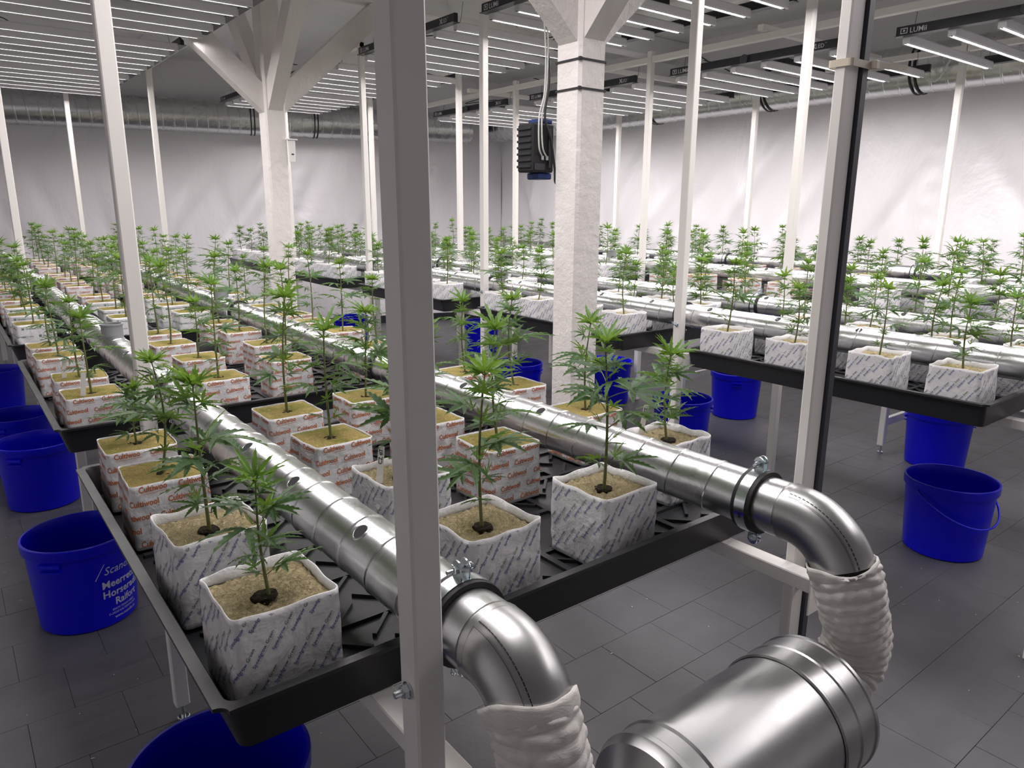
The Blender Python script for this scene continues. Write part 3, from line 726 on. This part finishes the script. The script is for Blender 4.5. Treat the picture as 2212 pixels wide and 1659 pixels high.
def block(kind, seed):
    r = np.random.RandomState(seed); f = wrapper_fn(seed, .0018 if kind == 'S' else .0008); out = {}
    nu, nv = 96, 16; u = np.arange(nu)*PL/nu; m = MB(); R = []
    top = HB+(.012 if kind == 'S' else .0006)
    edge = np.zeros(nu)
    for q in range(3, 11): edge += r.uniform(-1, 1)*np.sin(q*2*PI*np.arange(nu)/nu+r.uniform(0, 6))
    edge = edge/3*(.0032 if kind == 'S' else .0007)
    for j in range(nv+1):
        v = top*j/nv+edge*(j/nv)**2; P = f(u, v)
        if kind == 'S' and j > nv-2: P[:, :2] *= 1.006
        R.append([tuple(p) for p in P])
    if kind == 'S':                                   # inner side of the standing collar
        v = top+edge; P = f(u, v, -.0016); P[:, :2] *= 1.004; R.append([tuple(p) for p in P])
        P = f(u, np.full(nu, HB-.006), -.0022); R.append([tuple(p) for p in P])
    else:
        P = f(u, top+edge, -.0012); R.append([tuple(p) for p in P]); P = f(u, np.full(nu, HB-.005), -.0014); R.append([tuple(p) for p in P])
    m.rings(R, cap0=True); out['wrapper'] = m.build('wrapper', 'wrap_film' if kind != 'C' else 'wrap_cultiv', data_only=True, smooth=True)
    # wool top
    n = 26; m = MB(); h = W/2-(.003 if kind == 'S' else .0016); V = []
    gx = np.linspace(-h, h, n)
    for a in gx:
        for c in gx:
            rad = math.hypot(a, c); z = HB-(.003 if kind == 'S' else .0010)+(.0034 if kind == 'S' else .0008)*r.randn()*.5
            z -= (.011 if kind == 'S' else .007)*math.exp(-(rad/(.027 if kind == 'S' else .021))**2)*(1.0+.35*r.randn()); e = max(abs(a), abs(c))
            if e > h-.004: z -= .0025
            V.append((a, c, z))
    m.add(V, [(i*n+j, (i+1)*n+j, (i+1)*n+j+1, i*n+j+1) for i in range(n-1) for j in range(n-1)])
    out['wool_block'] = m.build('wool_block', 'wool_tan' if kind == 'S' else 'wool_yellow', data_only=True, smooth=True)
    m = MB(); N = 22; ring = [r.uniform(.85, 1.12) for _ in range(N)]; rp = .0185 if kind == 'S' else .0165; ox, oy = r.uniform(-.006, .006, 2)
    RR = []
    for q, z in ((1.0, -.006), (.93, -.0022), (.6, -.0035), (.25, -.0030)):
        RR.append([(ox+math.cos(2*PI*k/N)*rp*q*ring[k], oy+math.sin(2*PI*k/N)*rp*q*ring[k], HB-.003+z+.0012*r.rand()) for k in range(N)])
    m.rings(RR, cap1=True); out['plug'] = m.build('plug', 'plug', data_only=True, smooth=True)
    # print
    fl = Flat(); lim = (.002, HB-.001)
    if kind == 'C':
        V, F = word('Cultiwool', .0172, .022); V = V*[.80, 1]; wl = V[:, 0].max()
        for j in range(6):
            v0 = .006+j*.0285; n = 8
            for i in range(n):
                u0 = PL/n*i+.019*j+.004*r.rand(); fl.put(V, F, (u0, v0), .035, 0, lim); fl.rect(0, -.0042, wl, -.0034, (u0, v0), .035, 0, lim)
        mats = ['print_orange']
    elif kind == 'S':
        V1, F1 = word('Speedgrow', .0072, .006, 2, .2); V2, F2 = word('Green', .0072, .006, 2, .2); w1 = V1[:, 0].max()+.0025; wl = w1+V2[:, 0].max()
        ang = .98; n = 21
        for i in range(n):
            for j in range(-1, 5):
                u0 = PL/n*i; v0 = -.012+j*.050+(i % 3)*.0167
                fl.put(V1, F1, (u0, v0), ang, 0, (.001, top-.004)); fl.put(V2, F2, (u0+w1*math.cos(ang), v0+w1*math.sin(ang)), ang, 1, (.001, top-.004))
                fl.rect(0, -.0022, wl, -.0019, (u0, v0), ang, 1, (.001, top-.004))
        mats = ['print_blue', 'print_green']
    else:
        V, F = word('Grodan', .0115, .010); V2, F2 = word('Delta', .0115, .0)
        for j in range(4):
            for i in range(6):
                u0 = PL/6*i+.035*j; v0 = .012+j*.034
                fl.put(V, F, (u0+.014, v0), .02, 0, lim); fl.put(V2, F2, (u0+.014+V[:, 0].max()+.003, v0), .02, 1, lim)
                fl.rect(0, 0, .009, .002, (u0, v0)); fl.rect(0, .007, .009, .009, (u0, v0)); fl.rect(0, 0, .002, .009, (u0, v0)); fl.rect(.007, 0, .009, .009, (u0, v0)); fl.rect(.003, .002, .006, .005, (u0, v0))
        mats = ['print_grodan', 'grey_plastic']
    out['printed_lettering'] = fl.mesh('printed_lettering', lambda Wv: f(Wv[:, 0], Wv[:, 1], .0007), mats)
    return out
BLK = {'S': [block('S', 21), block('S', 22), block('S', 23)], 'C': [block('C', 31), block('C', 32), block('C', 33)], 'G': [block('G', 41), block('G', 42)]}

# ================================================================== plants
def leaflet(mb, base, d, up, L, wd, nseg, droop, teeth, fold=.35, mi=0):
    d = d.normalized(); side = up.cross(d).normalized(); n = d.cross(side).normalized(); mid = []; lf = []; rt = []
    for i in range(nseg+1):
        t = i/nseg; w2 = wd*(math.sin(PI*min(1, t*.96+.04))**.85)*(1.25-.62*t) if 0 < i < nseg else wd*.06
        if teeth and 0 < i < nseg: w2 *= 1.16 if i % 2 else .80
        c = base+d*(L*t)-Vector((0, 0, 1))*(droop*L*t*t)+n*(-0.0)
        sh = d*(L/nseg*.45) if (teeth and i % 2 and i < nseg-1) else Vector((0, 0, 0))
        mid.append(c); lf.append(c+side*w2+n*w2*fold+sh); rt.append(c-side*w2+n*w2*fold+sh)
    V = [p for i in range(nseg+1) for p in (lf[i], mid[i], rt[i])]
    F = []
    for i in range(nseg):
        a = i*3; F += [(a, a+1, a+4, a+3), (a+1, a+2, a+5, a+4)]
    mb.add(V, F, mi)
def leaf_geom(mb, M, pet, L, nl, nseg, droop, teeth, mi=0, pm=1):
    """palmate leaf: petiole along +x from the origin, leaflets fanned at its end; M places it"""
    tmp = MB(); P = [Vector((0, 0, 0)), Vector((pet*.5, 0, pet*.10)), Vector((pet, 0, pet*.12))]
    tmp.tube(P, [.0011, .0009, .0008], 5, False, pm); end = P[-1]
    angs = {7: (-112, -76, -38, 0, 38, 76, 112), 5: (-84, -42, 0, 42, 84), 3: (-55, 0, 55)}[nl]
    for a in angs:
        q = math.radians(a); k = math.cos(q*.62)**.9; k = max(.28, k)
        d = Vector((math.cos(q), math.sin(q), .02)); leaflet(tmp, end, d, Vector((0, 0, 1)), L*k, L*.090*(.55+.45*k), nseg, droop, teeth, mi=mi)
    mb.add([M @ Vector(v) for v in tmp.v], tmp.f, 0); mb.m[-len(tmp.f):] = tmp.m
LEAF = []
for (pet, L, nl, dr) in ((.035, .080, 7, .22), (.028, .074, 5, .32), (.042, .092, 7, .15), (.030, .070, 7, .45), (.022, .064, 7, .20), (.016, .054, 5, .10)):
    mb = MB(); leaf_geom(mb, Matrix.Identity(4), pet, L, nl, 13, dr, True)
    LEAF.append([mb.build('leaf', ['leaf', 'stem'], data_only=True), pet, L, nl, dr])
YOUNG = []
for (pet, L, nl, dr) in ((.006, .034, 5, -.05), (.004, .026, 5, -.35), (.008, .042, 5, .12)):
    mb = MB(); leaf_geom(mb, Matrix.Identity(4), pet, L, nl, 9, dr, True)
    YOUNG.append([mb.build('young_leaf', ['leaf_young', 'stem'], data_only=True), pet, L, nl, dr])
def plan_plant(seed, H, bushy):
    """returns stem polyline and a list of (young?, leaf type, position, azimuth, pitch, roll, scale)"""
    r = np.random.RandomState(seed); lean = r.uniform(-.07, .07, 2)*H; wob = r.uniform(-.012, .012, 2)
    S = lambda t: Vector((lean[0]*t*t+wob[0]*math.sin(PI*t), lean[1]*t*t+wob[1]*math.sin(PI*t), H*t)); out = []
    n = int(round(5+H*11*(.75+.5*bushy))); az = r.uniform(0, 6.28)
    for i in range(n):
        t = .20+.72*(i/(n-1))**.92-(.06*bushy if i == 0 else 0); az += PI/2+r.uniform(-.35, .35)
        for s in (0, PI):
            if r.rand() < .22-.2*bushy and t < .8: continue
            sc = (.62+.55*math.sin(PI*min(1, .18+t*.78)))*(.85+.3*r.rand())*(1.0 if t < .8 else .78)*(.62+.75*H)
            if t < .34: sc *= .72
            out.append((0 if t < .83 else 1, r.randint(6) if t < .83 else 2, S(t), az+s+r.uniform(-.2, .2), r.uniform(.08, .52)+(.25 if t > .75 else 0), r.uniform(-.35, .35), sc*(1 if t < .83 else 1.25)))
            if r.rand() < .45+.5*bushy and t < .86:
                out.append((1, r.randint(3), S(t)+Vector((math.cos(az+s)*.012, math.sin(az+s)*.012, .012)), az+s+r.uniform(-.6, .6), r.uniform(.4, 1.0), r.uniform(-.5, .5), (.7+.5*r.rand())*(.7+bushy*.4)))
    for i in range(6):
        out.append((1, r.randint(3), S(.985), az+i*1.05+r.uniform(-.2, .2), r.uniform(.35, 1.05), r.uniform(-.3, .3), .95+.4*r.rand()))
    return [S(t) for t in np.linspace(0, 1, 9)], out
def stem_mesh(P, H):
    mb = MB(); mb.tube([Vector((P[0].x, P[0].y, -.012))]+P, [.0026+.004*H]+[(.0024+.004*H)*(1-.62*i/(len(P)-1)) for i in range(len(P))], 8); return mb.build('stem', 'stem', data_only=True, smooth=True)
def far_foliage(plan):
    mb = MB()
    for yg, ty, p, az, pi, ro, sc in plan:
        _, pet, L, nl, dr = (YOUNG if yg else LEAF)[ty % (3 if yg else 6)]
        M = Matrix.Translation(p) @ Matrix.Rotation(az, 4, 'Z') @ Matrix.Rotation(-pi, 4, 'Y') @ Matrix.Rotation(ro, 4, 'X') @ Matrix.Scale(sc, 4)
        leaf_geom(mb, M, pet, L*1.0, min(nl, 5), 4, dr, False, 2 if yg else 0, 1)
    return mb.build('foliage', ['leaf', 'stem', 'leaf_young'], data_only=True)
VAR = {}
def variant(H, bushy, i, split):
    key = (round(H*20)/20, round(bushy*2)/2, i % 3)
    if key not in VAR:
        P, plan = plan_plant(int(key[0]*1000)+int(key[1]*50)+key[2]*7, key[0], key[1]); VAR[key] = [stem_mesh(P, key[0]), plan, None]
    v = VAR[key]
    if not split and v[2] is None: v[2] = far_foliage(v[1])
    return v, key[0]
KIND = {'S': 'blue-lettered', 'C': 'orange-lettered', 'G': 'green-lettered'}
ROWN = ['front row', 'second row', 'third row', 'back row']
COLN = ['leftmost column', 'right of left duct', 'left of right duct', 'rightmost column']
COLM = ['front column', 'behind front duct', 'before rear duct', 'rear column']
def potted(b, k, r, c, x, y, kind, H, bushy, i, split, rz, big=1.0):
    z = b.zt-HB+b.rise(y)
    root = empty('potted_plant', (x, y, z), rz)
    tag(root, f'young cannabis plant in {KIND[kind]} block, {b.name} bench, {ORD[k]} tray, {ROWN[r]}, {(COLN if b is BA else COLM)[c]}', 'plant', 'young plants in wrapped rockwool blocks')
    B = BLK[kind][i % len(BLK[kind])]
    for n in ('wrapper', 'wool_block', 'plug'): inst(n, B[n], root)
    inst('printed_lettering', B['printed_lettering'], root)['kind'] = 'stuff'
    (st, plan, fo), Hk = variant(H, bushy, i, split); s = H/Hk
    turn = (i*2.399) % 6.283
    inst('stem', st, root, (0, 0, HB-.008), (0, 0, turn), s)
    if split:
        for yg, ty, p, az, pi, ro, sc in plan:
            me = (YOUNG if yg else LEAF)[ty % (3 if yg else 6)][0]
            q = Matrix.Rotation(turn, 3, 'Z') @ (p*s)
            M = Matrix.Rotation(az+turn, 3, 'Z') @ Matrix.Rotation(-pi, 3, 'Y') @ Matrix.Rotation(ro, 3, 'X')
            inst('young_leaf' if yg else 'leaf', me, root, (q.x, q.y, q.z+HB-.008), M.to_euler(), sc*s*big)
    else:
        o = inst('foliage', fo, root, (0, 0, HB-.008), (0, 0, turn), s); o['kind'] = 'stuff'
A0 = {0: ([.305, .302, .307, .307], [.945, 1.217, 1.56, 1.80], 'SSCC', [.175, .255, .235, .13]),
      1: ([.677, .684, .684, .687], [.947, 1.24, 1.573, 1.857], 'SSCC', [.275, .22, .26, .31]),
      2: ([.968, .984, .949, .932], [.942, 1.31, 1.574, 1.881], 'SCCC', [.30, .27, .24, .25]),
      3: ([1.311, 1.345, 1.364, 1.349], [1.076, 1.39, 1.732, 1.978], 'SCCC', [.21, .24, .27, .24])}
A1 = {0: ([.302, .306, .297, .297], [2.368, 2.612, 3.005, 3.227], 'CCCC', [.22, .24, .25, .22]),
      1: ([.659, .690, .675, .69], [2.364, 2.70, 3.02, 3.28], 'CCCC', [.30, .20, .30, .30]),
      2: ([.939, .985, .985, .978], [2.52, 2.83, 3.16, 3.42], 'CCCC', [.32, .30, .26, .30]),
      3: ([1.33, 1.355, 1.35, 1.35], [2.56, 2.93, 3.24, 3.48], 'CCCC', [.26, .29, .31, .33])}
cnt = 0
def rows(b, k):
    base = [.125, .42, .735, 1.02] if b is BA else [.108, .375, .685, .99]
    return [b.y0+PITCH*k+q for q in base]
for b in BENCHES:
    p1, p2 = b.pipes; cx = [p1-.167, p1+.21, p2-.166, p2+.214]
    for k in range(b.n):
        for c in range(4):
            for r in range(4):
                cnt += 1; q = np.random.RandomState(cnt*13+5)
                bushy = 0.5; H = q.uniform(.23, .31) if b is BA else q.uniform(.19, .28)
                if b is BA and k < 2:
                    X, Y, T, HH = (A0, A1)[k][c]; bushy = .5 if k == 0 else 0.0; x, y, kind, H = X[r], Y[r], T[r], HH[r]; rz = q.uniform(-.05, .05)
                else:
                    x = cx[c]+q.uniform(-.008, .008); y = rows(b, k)[r]+q.uniform(-.012, .012); rz = q.uniform(-.05, .05)
                    if b is BA: kind = 'G' if (k == 2 and r < 3) else 'C'
                    elif b is BB: kind = 'S' if c < 3 or q.rand() < .7 else 'C'
                    else: kind = 'S' if k != 1 else 'C'
                    bushy = .5 if b is BA else (1.0 if q.rand() < .5 else .5)
                    if b is BB and k == 0: bushy = .5
                rz += PI/2*q.randint(4)
                split = (b is BA and k < 3) or (b is BB and k < 2) or (b is BC and k < 2)
                potted(b, k, r, c, x, y, kind, H, bushy, cnt, split, rz, 1.14 if (b is BA and k == 0) else 1.0)

# ------------------------------------------------------------------ plant tags
def plant_tag(x, y, z, rz, tilt, label, txt=None):
    root = empty('plant_tag', (x, y, z), rz); root.rotation_euler = (tilt, .12, rz)
    m = MB(); wd, h = .0065, .075
    m.rings([[(-wd, t, -.012), (wd, t, -.012), (wd, t, h-.002), (wd*.7, t, h), (-wd*.7, t, h), (-wd, t, h-.002)] for t in (-.0004, .0004)], cap0=True, cap1=True); m.build('label_strip', 'tag_white', root)
    if txt:
        fl = Flat(); V, F = word(txt, .011, .02); fl.put(V, F, (.003, h-.006-V[:, 0].max()), PI/2)
        me = fl.mesh('handwriting', lambda Wv: np.stack([Wv[:, 0], np.full(len(Wv), -.0007), Wv[:, 1]], 1), ['ink']); inst('handwriting', me, root)
    tag(root, label, 'label', 'white plant tags')
plant_tag(.628, 1.225, BA.zt-.002, -.25, -.1, 'white plant tag with handwriting in the block behind the front white post', 'CZ #7')
plant_tag(.275, 2.33, BA.zt-.002, -.2, .05, 'white plant tag in the front left block of the left bench second tray')
plant_tag(.262, 2.60, BA.zt-.002, -.2, .05, 'white plant tag in the second left block of the left bench second tray')
plant_tag(1.285, 1.135, BA.zt-.002, -.4, .1, 'white plant tag in the block right of the right duct, nearest tray', 'CZ')
plant_tag(2.475, 1.345, BB.zt-.002, -.9, .05, 'white plant tag in the middle bench nearest tray behind the grey post')
plant_tag(2.86, 3.72, BB.zt-.002, -.6, .1, 'white plant tag far back on the middle bench')

# ================================================================== buckets
def bucket_meshes():
    D = {}; N = 56; RT, RBm, H = .168, .146, .305
    def lat(prof, name):
        m = MB(); m.rings([[(math.cos(2*PI*k/N)*q, math.sin(2*PI*k/N)*q, z) for k in range(N)] for q, z in prof], cap0=True, cap1=True); return m.build(name, 'bucket_blue', data_only=True, smooth=True, auto=35)
    D['pail'] = lat(((RBm-.006, 0), (RBm, .006), (RT-.006, H-.040), (RT-.0045, H-.036), (RT+.0015, H-.035), (RT+.0025, H-.033), (RT+.0025, H-.014), (RT+.0035, H-.012), (RT+.0035, H-.002), (RT+.002, H), (RT-.004, H), (RT-.0055, H-.003), (RT-.008, H-.04), (RBm-.006, .012)), 'pail')
    # grip under the rim
    m = MB()
    for dz, t in ((-.043, .011), (-.068, .004)):
        R = []
        for a in np.linspace(-.20, .20, 9):
            rr = RT-.009+(dz+.04)*.1
            R.append([(math.cos(a)*q, math.sin(a)*q, H+z) for q, z in ((rr, dz), (rr+.016, dz), (rr+.016, dz-t), (rr, dz-t))])
        m.rings(R, cap0=True, cap1=True)
    D['grip'] = m.build('grip', 'bucket_blue', data_only=True)
    m = MB(); P = []
    for t in np.linspace(0, PI, 25):
        P.append((math.cos(t)*(RT+.006), -.10*0-math.sin(t)*(RT+.012), H-.035-math.sin(t)*.115))
    m.tube(P, .0042, 8); D['handle'] = m.build('handle', 'bucket_blue', data_only=True, smooth=True)
    return D, RT, RBm, H
BD, BRT, BRB, BH = bucket_meshes()
def bucket(x, y, rz, label, parts=('grip',), hz=0):
    root = empty('bucket', (x, y, 0), rz); inst('pail', BD['pail'], root)
    for a in (0, PI) if 'grip' in parts else (): inst('grip', BD['grip'], root, rot=(0, 0, a))
    if 'handle' in parts: inst('handle', BD['handle'], root, rot=(0, 0, hz))
    return tag(root, label, 'bucket', 'blue plastic buckets')
bucket(.30, 1.30, 2.3, 'blue bucket under the front left tray corner, cut by the photo edge')
bl = bucket(.25, 2.66, 4.02, 'blue bucket with white printing on the floor left of the nearest tray')
bucket(.25, 3.90, 4.02, 'blue bucket on the floor left of the second tray of the left bench')
bucket(.22, 4.48, 4.1, 'third blue bucket back along the left edge of the left bench')
bucket(.20, 5.86, 4.0, 'farthest blue bucket along the left edge of the left bench')
bucket(3.12, 1.09, .5, 'blue bucket with hanging handle standing clear of the middle bench, right', ('handle',), -.85)
bucket(4.20, 1.57, 2.0, 'blue bucket under the nearest tray of the middle bench, right')
bucket(3.29, 2.60, 5.4, 'blue bucket at the aisle below the middle bench, behind the thin white post')
bucket(4.15, 2.84, 3.8, 'blue bucket under the middle bench, just right of the thin white post')
bucket(3.72, 3.62, 1.0, 'blue bucket mostly hidden behind the thick white column')
bucket(3.15, 3.95, 5.3, 'blue bucket in the aisle just left of the thick white column')
bucket(4.10, 5.72, 3.0, 'blue bucket under the middle bench third tray')
bucket(3.22, 6.75, 3.0, 'blue bucket standing far back in the aisle near the back wall')
# printing on the bucket
def on_pail(Wv):
    a = (Wv[:, 0]-.05)/.162; z = Wv[:, 1]; r = BRB+(BRT-.006-BRB)*(z-.006)/(BH-.046)+.0006
    return np.stack([np.cos(a)*r, np.sin(a)*r, z], 1)
def pail_print(name, fl): inst(name, fl.mesh(name, on_pail, ['bucket_print']), bl, rot=(0, 0, math.radians(-62)-4.02))
for t, sz, u, v, off in (('Meerrettich', .036, 0, .142, .022), ('Horseradish', .036, .0, .107, .022), ('Raifort', .036, .040, .072, .022),
                         ('ERICH TRADE GMBH', .0105, .026, .054, .006), ('D-24220 KALTENKIRCHEN', .0105, .012, .041, .006), ('www.scandia.de', .0150, .032, .024, .010)):
    fl = Flat(); V, F = word(t, sz, off, 2); fl.put(V, F, (u, v)); pail_print('printed_line', fl)
fl = Flat(); V, F = word('Scandia', .038, .0, 2, .25); fl.put(V, F, (.010, .190)); pail_print('printed_logo', fl)
fl = Flat(); fl.rect(0, 0, .168, .0022, (-.018, .179)); fl.rect(0, 0, .168, .0022, (.012, .228))
for a in ((-.018, .179), (.15, .179)): fl.rect(0, 0, .0575, .0022, a, math.atan2(.049, .030))
pail_print('logo_frame', fl)

# ================================================================== column fittings, cables
root = empty('control_box', (CX-.075, CYS[0]+.15, EYE+.215)); tag(root, 'black electrical box with cables hung on the thick white column', 'electrical box')
m = MB(); m.cbox((-.055, -.055, -.085), (.045, .03, .078), .006); m.build('box_body', 'black_plastic', root)
m = MB()
for i in range(7): m.cbox((-.061, -.05, -.07+i*.021), (-.0555, .025, -.062+i*.021), .001)
m.build('cooling_fins', 'dark_metal', root)
m = MB(); m.cbox((-.012, -.045, .079), (.045, .025, .095), .004); m.build('blue_cap', 'blue_box', root)
m = MB(); m.cbox((-.015, -.045, -.108), (.045, .025, -.086), .004); m.build('blue_cap', 'blue_box', root)
for x in (-.02, .0): m = MB(); m.cbox((x, -.063, -.045), (x+.012, -.056, -.03), .001); m.build('terminal', 'zinc', root)
m = MB(); m.cbox((-.046, -.0595, -.078), (.0, -.0555, -.056), .001); m.cbox((.018, -.06, -.07), (.026, -.0555, .06), .001); m.build('face_plate', 'dark_channel', root)
def cable(P, r, mt, label, name='cable', sm=6):
    pts = []; Q = [Vector(p) for p in P]; Q = [Q[0]*2-Q[1]]+Q+[Q[-1]*2-Q[-2]]
    for i in range(1, len(Q)-2):
        for t in np.linspace(0, 1, sm, endpoint=False):
            a, b2, c, d = Q[i-1:i+3]; pts.append(.5*((2*b2)+(c-a)*t+(2*a-5*b2+4*c-d)*t*t+(3*b2-a-3*c+d)*t**3))
    pts.append(Q[-2]); m = MB(); m.tube(pts, r, 7); return tag(m.build(name, mt, smooth=True), label, 'cable', 'loose cables')
bx, by, bz = CX-.075, CYS[0]+.15, EYE+.215
cable([(bx-.014, by-.06, bz-.035), (bx-.038, by-.07, bz+.0), (bx-.03, by-.06, bz+.10), (bx-.0, by-.05, bz+.18), (bx+.02, by-.03, bz+.32), (bx+.03, by, bz+.48)], .0028, 'white_cable', 'left thin white cable running up from the black electrical box')
cable([(bx+.006, by-.06, bz-.035), (bx-.022, by-.07, bz+.0), (bx-.018, by-.06, bz+.10), (bx+.008, by-.05, bz+.19), (bx+.03, by-.03, bz+.34), (bx+.045, by, bz+.48)], .0028, 'white_cable', 'right thin white cable running up from the black electrical box')
cable([(bx+.045, by-.09, bz-.125), (bx+.035, by-.075, bz-.118), (bx+.033, by-.072, bz-.07), (bx+.02, by-.066, bz+.02), (bx-.005, by-.06, bz+.10), (bx+.03, by-.04, bz+.22), (bx+.055, by-.0, bz+.35)], .0042, 'cable', 'black cable running down the black electrical box on the column')
cable([(CX+.072, CYS[0]+.05, EYE-.03), (CX+.088, CYS[0]+.06, EYE-.09), (CX+.088, CYS[0]+.06, EYE-.16), (CX+.075, CYS[0]+.055, EYE-.22)], .0035, 'cable', 'black cable peeking out right of the thick white column')
for z, nm in ((EYE+.482, 'upper'), (EYE+.392, 'lower')):
    h = CW/2+.0006; m = MB(); m.rings([rrect(CX-h-d, CYS[0]-h-d, CX+h+d, CYS[0]+h+d, .011, z+e, 3) for d, e in ((0, -.0032), (.003, -.0032), (.003, .0032), (0, .0032))], close=True)
    m.cbox((CX-h-.007, CYS[0]-h-.006, z-.005), (CX-h+.004, CYS[0]-h+.003, z+.005), .001)
    tag(m.build('cable_tie', 'rubber'), f'{nm} black tie round the thick white column', 'cable tie', 'black ties on the column')
root = empty('hanging_sensor', (CX+.085, CYS[1]-.075, EYE+.37)); tag(root, 'small white sensor hanging by a wire at the rear column', 'sensor')
m = MB(); m.rings([rrect(-.022+q, -.010, .022-q, .010, .004, z, 3) for q, z in ((.006, -.075), (.004, -.07), (0, .03), (0, .05), (.003, .055))], cap0=True, cap1=True); m.build('sensor_body', 'tag_white', root)
m = MB(); m.cbox((-.036, -.016, .056), (.036, .016, .064), .002); m.build('sensor_hood', 'tag_white', root)
m = MB(); m.box((0, -.0105, -.03), (.016, .001, .008)); m.build('sensor_display', 'black_plastic', root)
m = MB(); m.tube([(-.01, 0, .064), (-.004, 0, .10), (0, 0, .16)], .0012, 5); m.build('hanging_wire', 'white_cable', root)
cable([(5.30, 2.32, EYE+1.02), (5.285, 2.34, EYE+.93), (5.30, 2.36, EYE+.86), (5.31, 2.30, EYE+.84), (5.30, 2.24, EYE+.93), (5.31, 2.2, EYE+1.02)], .007, 'white_cable', 'white cable loop hanging at the right wall duct')
# cables slung over the lamps
rc = np.random.RandomState(77); NM = {0: 'left', 1: 'middle', 2: 'right'}
for bi, b in enumerate(BENCHES):
    for k in range(1 if b is not BA else 2, b.n):
        for j, side in enumerate(('left', 'right')):
            y = b.y0+PITCH*k+rc.uniform(.1, .9); x = b.lx[0]+(b.lx[1]-b.lx[0])*(.25+.5*j)+rc.uniform(-.1, .1); z = b.zl
            P = [(x, y, z+.06), (x+rc.uniform(-.1, .1), y+rc.uniform(-.1, .1), z+rc.uniform(.05, .12)), (x+rc.uniform(-.2, .2), y+rc.uniform(.05, .25), z+rc.uniform(.08, .2)), (x+rc.uniform(-.25, .25), y+rc.uniform(.2, .4), z+rc.uniform(.1, .22)), (x+rc.uniform(-.2, .2), y+.4, z+.24)]
            cable(P, .0035, 'cable', f'{side} black power cable over the {ORD[k]} lamp of the {b.name} bench')
